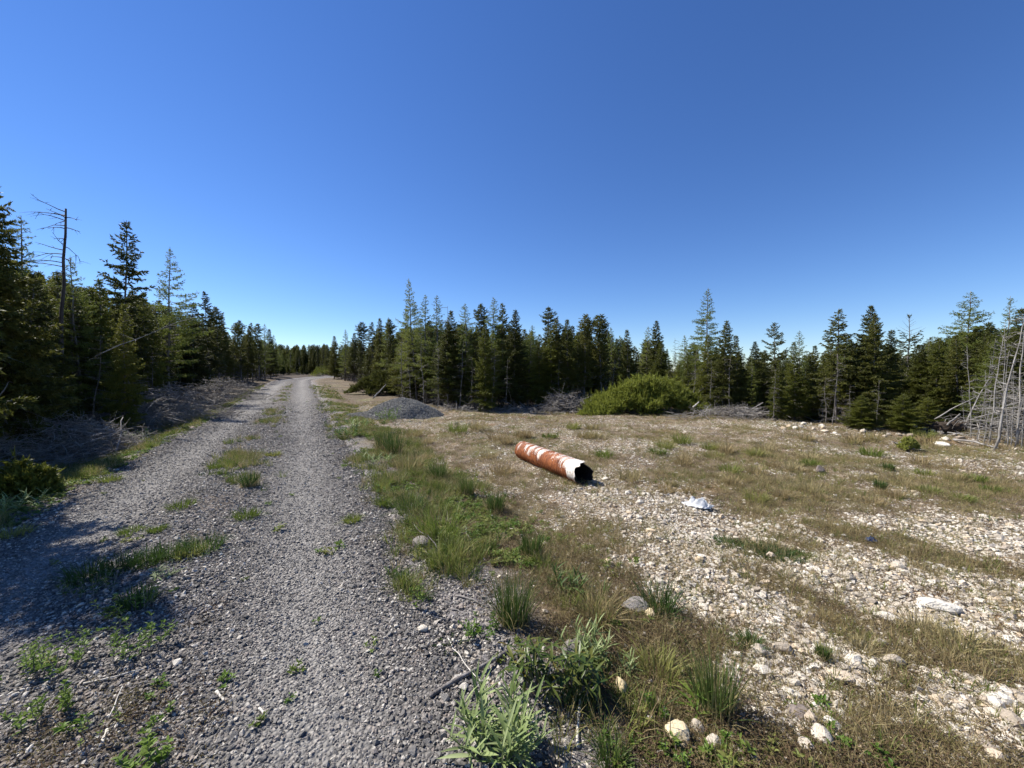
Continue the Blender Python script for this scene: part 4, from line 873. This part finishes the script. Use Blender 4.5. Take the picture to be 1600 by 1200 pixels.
# ------------------------------------------------------------------ brush piles, fallen wood, stump
def crooked(a, b, r, n=6, amp=.06):
    a = np.asarray(a, float); b = np.asarray(b, float); L = np.linalg.norm(b - a); w = np.linspace(0, 1, n)[:, None]
    o = np.cumsum(r.normal(0, amp * L / n ** .5, (n, 3)), 0); o -= o[0] + (o[-1] - o[0]) * w; return a + (b - a) * w + o
def brush(label, p, w, d, h, seed, n=240, big=7, mat='slash', rz=0.0):
    r = np.random.default_rng(seed); t = thing('brush_pile', label, 'brush pile', p, (0, 0, rz)); mb = MB()
    for k in range(n):
        x, y = r.normal(0, .3, 2) * (w, d); lim = h * math.exp(-(2 * x / w) ** 2 - (2 * y / d) ** 2)
        z = lim * r.random() ** .6; a = r.uniform(0, 6.28); L = r.uniform(.35, 1.1); e = np.array([math.cos(a), math.sin(a), r.normal(.1, .3)]) * L
        q = crooked(np.array([x, y, z]) - e * .5, np.array([x, y, z]) + e * .5, r, 5, .09); q[:, 2] = np.maximum(q[:, 2], .0)
        mb.tube(q, np.linspace(.012, .004, 5) * r.uniform(.5, 1.3), 3, False)
        for s2 in range(3):
            c = q[r.integers(1, 5)]; e2 = r.normal(0, .16, 3); mb.tube([c, c + e2 * .5 + r.normal(0, .02, 3), c + e2], [.005, .004, .002], 3, False)
    tag(obj('twigs', mb.mesh('twigs', M[mat], True), t), kind='stuff')
    for k in range(big):
        mb = MB(); x, y = r.normal(0, .22, 2) * (w, d); a = r.uniform(0, 6.28); e = np.array([math.cos(a) * .9, math.sin(a) * .9, r.normal(.03, .10)]) * r.uniform(.8, 1.6)
        q = crooked(np.array([x, y, h * .35]) - e * .5, np.array([x, y, h * .75]) + e * .5, r, 7, .08); q[:, 2] = np.maximum(q[:, 2], .02); mb.tube(q, np.linspace(.022, .007, 7) * r.uniform(.5, 1.1), 6)
        obj('branch', mb.mesh('branch', M['dead' if k % 2 else mat], True), t)
    return t
brush('tangled grey brush heap in the ditch at the left edge', gp(55, 705), 3.0, 2.2, .75, 1, 330, 9)
brush('large grey brush heap under the dark-trunked fir left of the road', dp(262, 13.8), 4.2, 2.6, 1.5, 2, 560, 8)
brush('low grey brush heap further along the left roadside', dp(345, 21.0), 5.0, 3.0, 1.6, 3, 480, 6)
brush('brush heap in deep shade of the left wood', dp(120, 9.2), 3.2, 2.0, .8, 4, 260, 6)
brush('grey brush heap left of the round juniper shrub', dp(888, 16.8), 2.6, 1.8, .95, 5, 300, 6, 'dead')
brush('tangled dead limbs at the foot of the leaning pale stems', gp(1482, 680), 1.2, .8, .4, 6, 45, 2, 'slash')
brush('thin dead twigs along the wood edge at right', gp(1585, 684), 1.1, .8, 1.4, 7, 80, 1, 'slash')
brush('scattered slash before the middle wood, right of the gravel pile', dp(715, 16.6), 3.5, 1.0, .25, 8, 70, 3)
brush('scattered slash before the dark wood edge above the pipe', dp(795, 16.5), 3.5, 1.0, .25, 9, 70, 3)
brush('scattered slash in the dark hollow right of the shrub', dp(1140, 14.0), 3.4, 1.2, .4, 10, 180, 4)
brush('bleached twigs lying beyond the left road edge', gp(150, 712), 2.4, 1.2, .22, 11, 110, 5, 'dead')
def pole(name, label, cat, a, b, r0, r1, mat, seed, amp=.03, k=7, n=8, twigs=0):
    r = np.random.default_rng(seed); o = np.asarray(a, float); mb = MB(); q = crooked(np.zeros(3), np.asarray(b, float) - o, r, n, amp); mb.tube(q, np.linspace(r0, r1, n) * r.uniform(.85, 1.15, n), k)
    if not twigs: return tag(obj(name, mb.mesh(name, M[mat], True), None, a), label, cat)
    t = thing(name, label, cat, a); obj('stem', mb.mesh('stem', M[mat], True), t)
    for s2 in range(twigs):
        mb = MB(); c = q[r.integers(2, n)]; e = (q[-1] - q[0]) * .12 + r.normal(0, .12, 3) * np.linalg.norm(q[-1]); mb.tube(crooked(c, c + e, r, 4, .06), [r1, r1 * .7, r1 * .5, r1 * .3], 4); obj('twig', mb.mesh('twig', M[mat], True), t)
    return t
def at(px, py, depth):
    d = ray(px, py); return d * (depth / d[1]) + np.array([0, 0, CZ])
pole('dead_branch', 'long bleached dead limb slanting up through the left wood', 'branch', at(150, 556, 10.8), at(288, 500, 12.2), .016, .006, 'pale_stem', 3, .03, 6, 8, 7)
pole('fallen_pole', 'pale pole leaning behind the gravel pile', 'pole', at(583, 622, 18.0), at(603, 601, 19.0), .03, .02, 'pale_stem', 5)
pole('fallen_log', 'broken pale trunk propped low left of the leaning stems', 'log', at(1480, 664, 9.6), at(1500, 647, 9.9), .02, .016, 'pale_stem', 6)
pole('fallen_log', 'long thin dead pole slanting left from the leaning stems', 'log', at(1460, 655, 10.0), at(1525, 620, 9.4), .014, .010, 'pale_stem', 7)
pole('dead_branch', 'curved pale twig reaching in at the left edge above the brush', 'branch', at(-25, 640, 7.6), at(13, 597, 7.8), .012, .006, 'pale_stem', 8, .08)
pole('dead_branch', 'white dead branch lying by the round shrub, right side', 'branch', at(1083, 636, 14.6), at(1092, 628, 14.8), .03, .02, 'stick_white', 9)
p = gp(1480, 686); t = thing('uprooted_stump', 'dark uprooted root plate at the foot of the leaning stems', 'stump', p)
mb = MB(); r = np.random.default_rng(2)
bm = bmesh.new(); bmesh.ops.create_icosphere(bm, subdivisions=3, radius=.3)
for v in bm.verts: k = 1 + .35 * (float(vnoise(np.array([v.co.x * 9 + 5]), np.array([v.co.y * 9 + v.co.z * 7]), 3)[0]) - .5); v.co = Vector((v.co.x * k * 1.3, v.co.y * k * .8, v.co.z * k * .55 + .06))
me = bpy.data.meshes.new('root_plate'); bm.to_mesh(me); bm.free(); me.materials.append(M['root']); obj('root_plate', me, t)
for k in range(12):
    mb = MB(); a = r.uniform(0, 6.28); e = np.array([math.cos(a) * r.uniform(.35, .75), math.sin(a) * .4, r.uniform(-.02, .3)]); mb.tube(crooked([0, 0, .08], e, r, 5, .1), np.linspace(.03, .008, 5), 5); obj('root', mb.mesh('root', M['root'], True), t)

# foreground sticks: pixel ends of each on the ground
def stick(label, x0, y0, x1, y1, r0, r1, mat, seed, lift=0.0, lift2=0.0, amp=.03, name='stick'):
    a = gp(x0, y0); b = gp(x1, y1); return pole(name, label, 'stick', (a.x, a.y, a.z + r0 * .8 + lift), (b.x, b.y, b.z + r1 * .8 + lift2), r0, r1, mat, seed, amp, 7, 9)
stick('thick grey weathered stick lying from gravel edge towards the laurel', 672, 1090, 793, 1020, .012, .010, 'stick_dark', 1, amp=.012)
stick('white bleached stick standing out below the laurel shrub', 903, 1170, 908, 1082, .008, .006, 'stick_white', 2, .0, .05, .02)
stick('thin pale stalk crossing the thick grey stick', 700, 1000, 752, 1075, .003, .0025, 'stick_white', 3, .01, .03)
stick('thin grey stick on the verge left of the rush tuft', 718, 922, 757, 878, .006, .004, 'stick_dark', 4, .01, .03)
stick('dark crooked stick at the gravel edge below the rush tuft', 712, 932, 765, 950, .008, .005, 'stick_dark', 5, amp=.06)
stick('dark curved twig just below the crooked stick', 705, 953, 738, 965, .005, .004, 'stick_dark', 6, amp=.08)
stick('pale flat splinter beside the sheep laurel, on dark soil', 712, 1003, 742, 1000, .006, .005, 'stick_white', 7)
stick('pale branch tangled in the verge grass', 728, 828, 742, 872, .006, .004, 'stick_white', 8, .03, .02, .05)
stick('white splinter in the road gravel, left of centre', 338, 1082, 350, 1096, .007, .005, 'stick_white', 9)
stick('white chip of wood in the road gravel, right of the splinter', 405, 1108, 415, 1119, .006, .005, 'stick_white', 10)
stick('white bone-like stick near the bottom left plants', 158, 1168, 167, 1142, .008, .007, 'stick_white', 11, amp=.06)
stick('thin bleached twig among the bottom left weeds', 130, 1072, 225, 1052, .004, .003, 'stick_white', 12, .01, .02, .04)
stick('fine dry twig crossing the weeds at bottom left', 170, 1130, 192, 1085, .003, .002, 'stick_white', 13, .02, .04)
stick('long thin dry stem lying across the white stones', 1180, 930, 1260, 985, .006, .004, 'dead', 14, .01, .01, .02)
stick('dry grey branch on the stones left of the green patch', 942, 838, 975, 845, .006, .005, 'dead', 15, .01)
stick('dead stick on the clearing beyond the pipe, left', 610, 678, 655, 674, .016, .01, 'dead', 16, .02)
stick('short brown stick at the road edge near the flat stone', 640, 800, 690, 872, .005, .004, 'stick_dark', 17, .01, .02, .05)
stick('dead grey root lying before the leaning stems', 1490, 694, 1560, 690, .03, .015, 'dead', 18, .02, .02, .06)

# ------------------------------------------------------------------ single rocks worth naming
def rock(label, px, py, w, mat, seed, flat=.6, sy=1.0, rz=None, tilt=(0, 0), emb=.18):
    """w: width in photo pixels"""
    q = gp(px, py); d = w / FPX * q.y * 1.15
    return tag(obj('rock', chip_stone('rock', M[mat], seed, flat, 3, 11), None, (q.x, q.y, q.z + d * flat * (.5 - emb) * .8), (tilt[0], tilt[1], random.uniform(0, 6.28) if rz is None else rz), (d, d * sy, d)), label, 'rock')
rock('flat grey stone at the gravel edge left of the verge grass', 658, 852, 34, 'greystone', 1, .45)
rock('broad flat grey stone half sunk in grass right of the straw tuft', 992, 950, 44, 'greystone', 2, .35)
rock('rounded yellowish stone just below the broad flat grey one', 1016, 962, 20, 'yellowstone', 3, .6)
rock('cream wedge-shaped rock beside the small silvery plant', 971, 1078, 28, 'yellowstone', 4, .8, .7)
rock('large yellow-cream boulder at the bottom, right of the dark soil', 1058, 1156, 42, 'yellowstone', 5, .75)
rock('pale grey lumpy rock right of the yellow-cream boulder', 1116, 1168, 30, 'lime', 6, .7)
rock('small white rock below the green rosette', 1090, 1142, 26, 'lime', 7, .7)
rock('cream upright rock left of the yellow-cream boulder', 1014, 1130, 20, 'lime', 8, .9, .6)
rock('brown flat slab lying in dry grass near the bottom', 1255, 1122, 52, 'brownstone', 9, .25)
rock('big cream block on the stones at the bottom right', 1283, 1158, 34, 'lime', 10, .75)
rock('white block left of the big cream one, bottom right', 1262, 1172, 26, 'lime', 11, .7)
rock('white long stone right of the brown slab', 1300, 1136, 30, 'lime', 12, .5)
rock('long layered grey-white slab among the white stones at right', 1464, 952, 60, 'lime', 13, .3, .45, -.5)
rock('pale pointed stone left of the layered slab', 1390, 970, 36, 'lime', 14, .4, .6, -.6)
rock('white angular block alone in the brown grass at right', 1399, 1038, 32, 'lime', 15, .55, .7, 0)
rock('large pale stone below the stick on the stones', 1222, 1018, 28, 'lime', 16, .6)
rock('white stone half way down the right stony slope', 1186, 1020, 24, 'lime', 17, .6)
rock('cream stone in the lower right stones', 1312, 1062, 34, 'lime', 18, .45)
rock('tan stone on the verge left of the dark soil', 660, 985, 16, 'lime', 19, .6)
rock('brown-grey rock under the silvery plant', 893, 1022, 34, 'greystone', 20, .6)
rock('grey slab leaning beside the laurel leaves', 905, 1010, 22, 'greystone', 21, .8, .6)
rock('pale boulder on the stony berm at the right', 1472, 697, 18, 'lime', 22, .6)
rock('whitish stone by the ditch left of the road', 150, 706, 12, 'lime', 23, .5)
rock('round rock buried in the brush heap at far left', 45, 716, 20, 'greystone', 24, .8)
rock('dark stump-like rock in the dry grass beyond the green patch', 1281, 738, 14, 'brownstone', 25, 1.1)
for k in range(30):   # white stones heaped along the berm
    u = k / 29; q = gp(1205 + 300 * u + random.uniform(-10, 10), 664 + 30 * u + random.uniform(-4, 4)); d = random.uniform(.10, .24)
    obj('stone', chips[k % 10], ground, (q.x, q.y, q.z + d * .12), (random.gauss(0, .2), random.gauss(0, .2), random.uniform(0, 6.28)), d)

# ------------------------------------------------------------------ litter
def crumple(name, w, d, h, seed, mat):
    n = 26; u = np.linspace(-1, 1, n); A, B = np.meshgrid(u, u)
    z = h * (np.abs(vnoise(A * 2.6 + 9, B * 2.6 + 4, seed) - .5) * 1.6 + .5 * np.abs(vnoise(A * 6 + 2, B * 6, seed + 1) - .5)) * np.clip(1.25 - np.hypot(A, B), 0, 1) + .01
    X = A * w * .5 * (1 - .25 * np.abs(B) ** 2) + .06 * w * (vnoise(A * 3, B * 3, seed + 2) - .5); Y = B * d * .5 * (1 - .5 * np.abs(A) ** 2) + .1 * d * (vnoise(A * 3, B * 3, seed + 3) - .5)
    mb = MB(); i = np.arange(n - 1)[:, None] * n; j = np.arange(n - 1)[None]; mb.add(np.stack([X, Y, z], -1).reshape(-1, 3), None, np.stack([i + j, i + j + 1, i + n + j + 1, i + n + j], -1).reshape(-1, 4))
    me = mb.mesh(name, mat); return me
def plain(name, col, rough=.5):
    m, nt, b = new_mat(name); p = opos(nt); nt.links.new(ramp(nt, noise(nt, 20, 4, p), [(.3, tuple(x * .75 for x in col)), (.65, col)]), b.inputs['Base Color']); b.inputs['Roughness'].default_value = rough; return m
q = gp(1090, 792); tag(obj('plastic_sheet', crumple('plastic_sheet', .38, .24, .15, 3, plain('white_plastic', (.66, .66, .65), .5)), None, (q.x, q.y, q.z + .01), (0, 0, -.5)), 'crumpled white plastic sheet lying on the stones right of the pipe', 'plastic sheet')
q = gp(1361, 847); tag(obj('wrapper', crumple('wrapper', .12, .09, .06, 8, plain('blue_wrapper', (.035, .06, .13), .4)), None, (q.x, q.y, q.z + .01), (0, 0, .4)), 'small crumpled blue wrapper in the dry grass at right', 'wrapper')

# ------------------------------------------------------------------ foreground plants
leaf_meshes = []
for k in range(6):
    mb = MB(); r = np.random.default_rng(700 + k); n = 6; w = np.linspace(0, 1, n); wd = .095 * np.array([.35, .85, 1.0, .85, .5, .03]) * r.uniform(.8, 1.2); cv = r.uniform(.05, .35)
    z = -cv * w ** 2; V = np.concatenate([np.stack([w, wd * .5, z + .02 * (wd / .11)], -1), np.stack([w, 0 * w, z], -1), np.stack([w, -wd * .5, z + .02 * (wd / .11)], -1)])
    i = np.arange(n - 1); mb.add(V, None, np.concatenate([np.stack([i, i + n, i + n + 1, i + 1], -1), np.stack([i + n, i + 2 * n, i + 2 * n + 1, i + n + 1], -1)])); leaf_meshes.append(mb)
def leaf_clump(label, px, py, rad, h, nl, lmin, lmax, mat, seed, cat='plant', el0=.95):
    r = random.Random(seed); q = gp(px, py); t = thing('leafy_plant', label, cat, q); ms = [b_.mesh('leaf', M[mat], True) for b_ in leaf_meshes]
    ns = max(4, nl // 9)
    for s2 in range(ns):
        a = r.uniform(0, 6.28); r0 = rad * .55 * math.sqrt(r.random()); hh = h * r.uniform(.45, .85); b0 = Vector((math.cos(a) * r0, math.sin(a) * r0, 0)); e = Vector((math.cos(a) * rad * .7 * r.random(), math.sin(a) * rad * .7 * r.random(), hh)); e.x += b0.x; e.y += b0.y
        mb = MB(); mb.tube([b0, (b0 + e) * .5, e], [.0035, .003, .002], 5, False); so_ = obj('stem', mb.mesh('stem', M[mat], True), t)
        for k in range(nl // ns):
            u = .1 + .9 * (k + r.random()) / (nl // ns); pp = b0.lerp(e, u); az = k * 2.4 + r.uniform(0, 1); el = .15 + el0 * u + r.gauss(0, .2)
            L = r.uniform(lmin, lmax) * (1.1 - .35 * u)
            obj('leaf', ms[r.randrange(6)], so_, pp, (r.gauss(0, .25), -el, az), (L, L * 1.15, L))
    return t
leaf_clump('big silvery-green leafy plant at the bottom beside the grey stick', 772, 1180, .19, .25, 260, .09, .16, 'silver_leaf', 1)
leaf_clump('silvery-green plant between the laurel and the straw tuft', 918, 1030, .13, .22, 160, .06, .11, 'silver_leaf', 2)
leaf_clump('small silver-grey plant above the cream wedge-shaped rock', 988, 1058, .07, .12, 40, .05, .09, 'silver_leaf', 3)
leaf_clump('green rosette of strap leaves at the foot of the brown rush', 1092, 1112, .07, .08, 36, .09, .14, 'forb_leaf', 4, el0=.5)
leaf_clump('dark green broad-leaved clump right of the tall rush', 890, 922, .13, .18, 80, .08, .13, 'dark_grass', 5)
leaf_clump('pale rosette in the middle strip of the road', 252, 900, .14, .06, 40, .06, .10, 'silver_leaf', 6, el0=.4)
leaf_clump('silvery plant at the left edge of the road', 16, 802, .30, .22, 80, .12, .2, 'silver_leaf', 7)
leaf_clump('pale silvery plant on the verge left of the pipe', 560, 668, .45, .3, 60, .2, .32, 'silver_leaf', 8)
leaf_clump('pale silvery plant at the road edge below the verge rush', 596, 722, .32, .18, 70, .12, .2, 'silver_leaf', 9)
def laurel(label, px, py, rad, h, seed):
    r = np.random.default_rng(seed); q = gp(px, py); t = thing('laurel_shrub', label, 'shrub', q); ms = [b_.mesh('leaf', M['laurel_leaf'], True) for b_ in leaf_meshes]
    mb = MB()
    for s2 in range(24):
        a = r.uniform(0, 6.28); R0 = rad * math.sqrt(r.random()); e = np.array([math.cos(a) * R0, math.sin(a) * R0, h * r.uniform(.6, 1.05) * (1 - .3 * R0 / rad)]); pts = crooked(e * [.25, .25, 0], e, r, 5, .06); mb.tube(pts, np.linspace(.0045, .002, 5), 5, False)
        for k in range(10):
            u = 1 - .45 * (k // 5) * r.uniform(.6, 1); pp = pts[0] + (pts[-1] - pts[0]) * u; az = k * 1.2566 + r.normal(0, .3); el = r.normal(-.55 if k >= 5 else .1, .35); L = r.uniform(.05, .085)
            obj('leaf', ms[int(r.integers(0, 6))], t, pp, (r.normal(0, .3), -el, az), (L, L * 2.0, L))
    obj('stems', mb.mesh('stems', M['stick_dark'], True), t)
laurel('dark laurel shrub with drooping coppery leaves, left half', 838, 1082, .17, .27, 1)
laurel('dark laurel shrub with drooping leaves above the white stick', 905, 1092, .12, .22, 2)
def weed(label, px, py, nst, h, rad, seed, ll=.035, lw=.014, per=14, mat='forb_leaf', spread=.45):
    st, lf = leafy(nst, h, spread, ll, lw, per, .45, seed, rad); t = thing('low_shrub', label, 'shrub', gp(px, py)); obj('stems', st.mesh('stems', M['stick_dark'], True), t); obj('foliage', lf.mesh('foliage', M[mat]), t); return t
weed('leafy weed bush left of the road middle at bottom left', 95, 1052, 15, .20, .10, 1)
weed('leafy weed bush at the left edge, beside the larger one', 40, 1055, 10, .16, .09, 2)
weed('small leafy weed below the bottom left bush', 75, 1125, 12, .13, .08, 3)
weed('upright leafy weed with yellow tips in the middle strip', 215, 1020, 16, .19, .10, 4)
weed('leafy weed in the middle strip behind the yellow-tipped one', 205, 965, 12, .19, .12, 5)
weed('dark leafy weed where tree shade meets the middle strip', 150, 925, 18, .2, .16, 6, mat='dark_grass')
weed('bright weed cut by the bottom edge left of centre', 240, 1198, 8, .12, .06, 7, .045, .022)
weed('small weed in the gravel near the white splinter', 258, 1128, 5, .06, .06, 8, .03, .016, 8)
weed('bare-stemmed weed at the bottom left', 155, 1150, 6, .12, .07, 9, .02, .01, 7)
weed('single tall yellow-green weed at the gravel edge casting a shadow', 655, 950, 4, .22, .03, 10, .04, .013, 20, spread=.15)
weed('green forb left of the tall rush foot', 755, 990, 14, .12, .10, 11, .03, .016, 12)
weed('bright green leafy bush on the verge by the road', 545, 683, 30, .36, .22, 12, .06, .03, 16)
weed('green weed growing at the foot of the gravel pile', 612, 660, 30, .55, .4, 13, .07, .03, 16)
weed('small reddish-green weed on the dark soil by the stick', 705, 1010, 9, .05, .08, 14, .02, .01, 10, 'laurel_leaf')
weed('weed cluster on the verge edge near the flat grey stone', 600, 770, 16, .14, .12, 15, .035, .02, 10)
weed('reddish bush in the shade by the left ditch', 100, 690, 20, .42, .2, 16, .05, .025, 14, 'laurel_leaf')
weed('leafy green bush beyond the left road edge', 225, 690, 30, .38, .35, 17, .07, .04, 12)
weed('small yellow weed in the gravel below the flat stone', 610, 898, 5, .09, .03, 18, .03, .012, 10)
weed('yellow-green weed at the bottom beside the yellow-cream boulder', 1058, 1188, 8, .08, .05, 19, .03, .012, 10)
weed('small weed in front of the green rosette', 1025, 1115, 8, .09, .05, 20, .03, .012, 9)
weed('low clover-like weed at the bottom of the road', 250, 1080, 6, .05, .06, 21, .03, .02, 7)
weed('lone sprig in the road gravel right of the white chips', 500, 975, 3, .05, .03, 22, .025, .012, 6)
weed('low sprig in the gravel before the weed with the shadow', 590, 1010, 5, .05, .05, 23, .025, .012, 6)

TUFT = {}
def tuft(kind, label, px, py, w, h, group=None, seed=None):
    """w, h in photo pixels"""
    q = gp(px, py); W_ = w / FPX * q.y; H_ = h / FPX * q.y
    mb = MB(); sd = seed if seed is not None else int(px * 7 + py)
    if kind == 'rush':
        blades(mb, 200, H_, .22, .0035 + .0007 * q.y, .5, sd, .5, rad=W_ * .28); t = thing('rush_tuft', label, 'grass tuft', q, group=group); obj('green_blades', mb.mesh('green_blades', M['dark_grass']), t)
        mb = MB(); blades(mb, 110, H_ * .8, .36, .003 + .0006 * q.y, .6, sd + 1, .6, rad=W_ * .36); obj('dry_blades', mb.mesh('dry_blades', M['dry_grass']), t); return t
    mat, n, sp, cu = dict(grass=('green_grass', 190, .55, .9), dark=('dark_grass', 190, .5, .9), straw=('straw', 260, .75, 1.1), dry=('dry_grass', 150, .5, .8))[kind]
    blades(mb, n, H_, sp, .0035 + .0009 * q.y, cu, sd, .5, rad=W_ * .42)
    return tag(obj('grass_tuft', mb.mesh('grass_tuft', M[mat]), None, q, (0, 0, 0)), label, 'grass tuft', group)
for a in [('rush', 'tall green rush tuft on the verge above the laurel', 802, 972, 75, 95), ('rush', 'big brown-green rush tuft at the bottom, right of the silver plant', 1118, 1112, 95, 110),
          ('straw', 'pale straw-coloured grass tuft behind the silvery plant', 935, 968, 62, 48), ('grass', 'arching green grass tuft left of the brown-green rush', 1030, 1055, 60, 50), ('dark', 'green grass tuft right of the broad flat grey stone', 1030, 955, 55, 60),
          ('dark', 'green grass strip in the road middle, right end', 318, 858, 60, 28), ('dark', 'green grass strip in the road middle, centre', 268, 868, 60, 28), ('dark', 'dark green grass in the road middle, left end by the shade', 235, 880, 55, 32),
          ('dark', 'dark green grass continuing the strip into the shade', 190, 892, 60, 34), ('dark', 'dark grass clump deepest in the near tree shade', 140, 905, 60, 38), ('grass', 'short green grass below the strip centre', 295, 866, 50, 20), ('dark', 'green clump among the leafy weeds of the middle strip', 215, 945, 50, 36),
          ('grass', 'small bright grass tuft between the wheel tracks', 386, 808, 38, 18), ('grass', 'tiny grass tuft ahead on the left wheel track', 427, 712, 24, 9), ('rush', 'thin brown-tipped tuft between the wheel tracks', 390, 760, 34, 26),
          ('grass', 'small grass tuft near the shaded left track', 245, 830, 26, 12), ('grass', 'low grass tuft at the left picture edge on the road', 20, 838, 46, 20), ('grass', 'grass tuft on the left road side near the slanting shadow', 172, 752, 30, 12),
          ('grass', 'low yellow-green tuft left of the brown-tipped one', 285, 792, 44, 14), ('grass', 'tiny tuft on the left part of the road', 338, 732, 22, 9), ('grass', 'yellowish tuft in the left track behind the grass strip', 205, 832, 36, 12),
          ('grass', 'small tuft alone in the right wheel track', 550, 815, 26, 14), ('grass', 'green tuft at the road edge, upper of two', 596, 768, 26, 18), ('grass', 'green tuft at the road edge, lower of two', 598, 790, 20, 14),
          ('dark', 'lush green tuft on the verge above the flat grey stone', 640, 800, 44, 36), ('grass', 'tall green verge grass right of the flat grey stone', 690, 838, 70, 70), ('grass', 'dense green grass at the gravel edge near the pale branch', 700, 880, 60, 45),
          ('rush', 'rush tuft alone on the stones left of the pipe', 730, 774, 34, 34), ('rush', 'brown rush tuft on the verge, left of the lone rush', 685, 752, 36, 36), ('dry', 'dry grass tuft left of the pipe end', 785, 742, 40, 32),
          ('rush', 'dark rush tuft among the verge grass below the lone rush', 775, 800, 46, 40), ('rush', 'dark rush tuft on the verge right side', 830, 868, 50, 46), ('dry', 'brown dry tuft before the verge rush', 640, 735, 44, 40),
          ('grass', 'green tuft in the tan grass above the plastic sheet, left', 1040, 700, 26, 16), ('grass', 'green tuft in the tan grass above the plastic sheet, middle', 1110, 702, 28, 14), ('grass', 'green tuft in the tan grass, right of the middle one', 1180, 712, 28, 16),
          ('grass', 'green tuft on the far clearing below the saplings', 1268, 728, 24, 14), ('rush', 'small rush on the clearing near the blue wrapper', 1375, 765, 22, 18), ('rush', 'tiny rush on the clearing, far right', 1388, 735, 20, 14),
          ('rush', 'rush clump behind the gravel-side verge, left', 600, 705, 36, 40), ('rush', 'rush clump on the clearing left of the pipe, taller', 615, 712, 36, 44), ('dry', 'tan tuft near the pipe mouth, right side', 985, 750, 40, 26),
          ('dry', 'brown tuft in the lower right corner grass', 1500, 1010, 60, 44), ('dry', 'brown tuft left of the corner grass', 1440, 985, 50, 36), ('dry', 'brown tuft beside the white angular block', 1345, 1020, 40, 30), ('dark', 'small dark tuft on the stones below the brown slab', 1172, 1010, 30, 26),
          ('rush', 'thin rush above the brown slab', 1285, 1030, 24, 26), ('grass', 'green tuft at the bottom between pale rocks', 1130, 1195, 50, 30), ('dark', 'dark blades at the bottom below the white stick', 955, 1195, 50, 50)]:
    tuft(*a)
q = gp(1190, 862); mb = MB(); r = np.random.default_rng(77)
for k in range(95):   # low mat of short blades
    a_, d_ = r.uniform(0, 6.28), math.sqrt(r.random()); ux_, uy_ = .44 * d_ * math.cos(a_), .21 * d_ * math.sin(a_); ox, oy = ux_ * .88 + uy_ * .47, -ux_ * .47 + uy_ * .88
    b_ = MB(); blades(b_, 30, r.uniform(.07, .12) * (1.1 - .5 * d_), .75, .006, 1.0, k, .6, rad=.05)
    mb.add(b_.v[0] + np.array([ox, oy, float(surf_z(q.x + ox, q.y + oy)) - q.z - .004]), None, b_.q[0])
tag(obj('grass_patch', mb.mesh('grass_patch', M['dark_grass']), None, q), 'low mat of green grass on the white stones below the plastic sheet', 'grass patch')
G1 = 'brown rush tufts dotted over the far clearing'; G2 = 'dry tan grass tufts of the middle clearing'
rt = random.Random(9)
def ordinal(n): return ('first', 'second', 'third', 'fourth', 'fifth', 'sixth', 'seventh', 'eighth', 'ninth', 'tenth', 'eleventh', 'twelfth', 'thirteenth', 'fourteenth', 'fifteenth', 'sixteenth', 'seventeenth', 'eighteenth', 'nineteenth', 'twentieth')[n]
def tuft_row(n, x0, x1, y0, y1, where, group, sd):
    for half, (a0, a1) in (('far', (y0, (y0 + y1) / 2)), ('near', ((y0 + y1) / 2, y1))):
        for kind, word in (('dry', 'tan'), ('grass', 'green')):
            m_ = n if kind == 'dry' else max(2, n // 3)
            for k, px_ in enumerate(sorted(rt.uniform(x0, x1) for _ in range(m_))):
                py_ = rt.uniform(a0, a1)
                if 795 < px_ < 940 and py_ > 690: py_ = 684
                tuft(kind, f'{word} tuft, {ordinal(k)} from left in the {half} half of {where}', px_, py_, rt.uniform(18, 38), rt.uniform(9, 22), group, sd + k)
tuft_row(8, 620, 960, 668, 735, 'the clearing behind the pipe', G1, 10)
tuft_row(18, 1020, 1560, 685, 790, 'the dry belt', G2, 100)
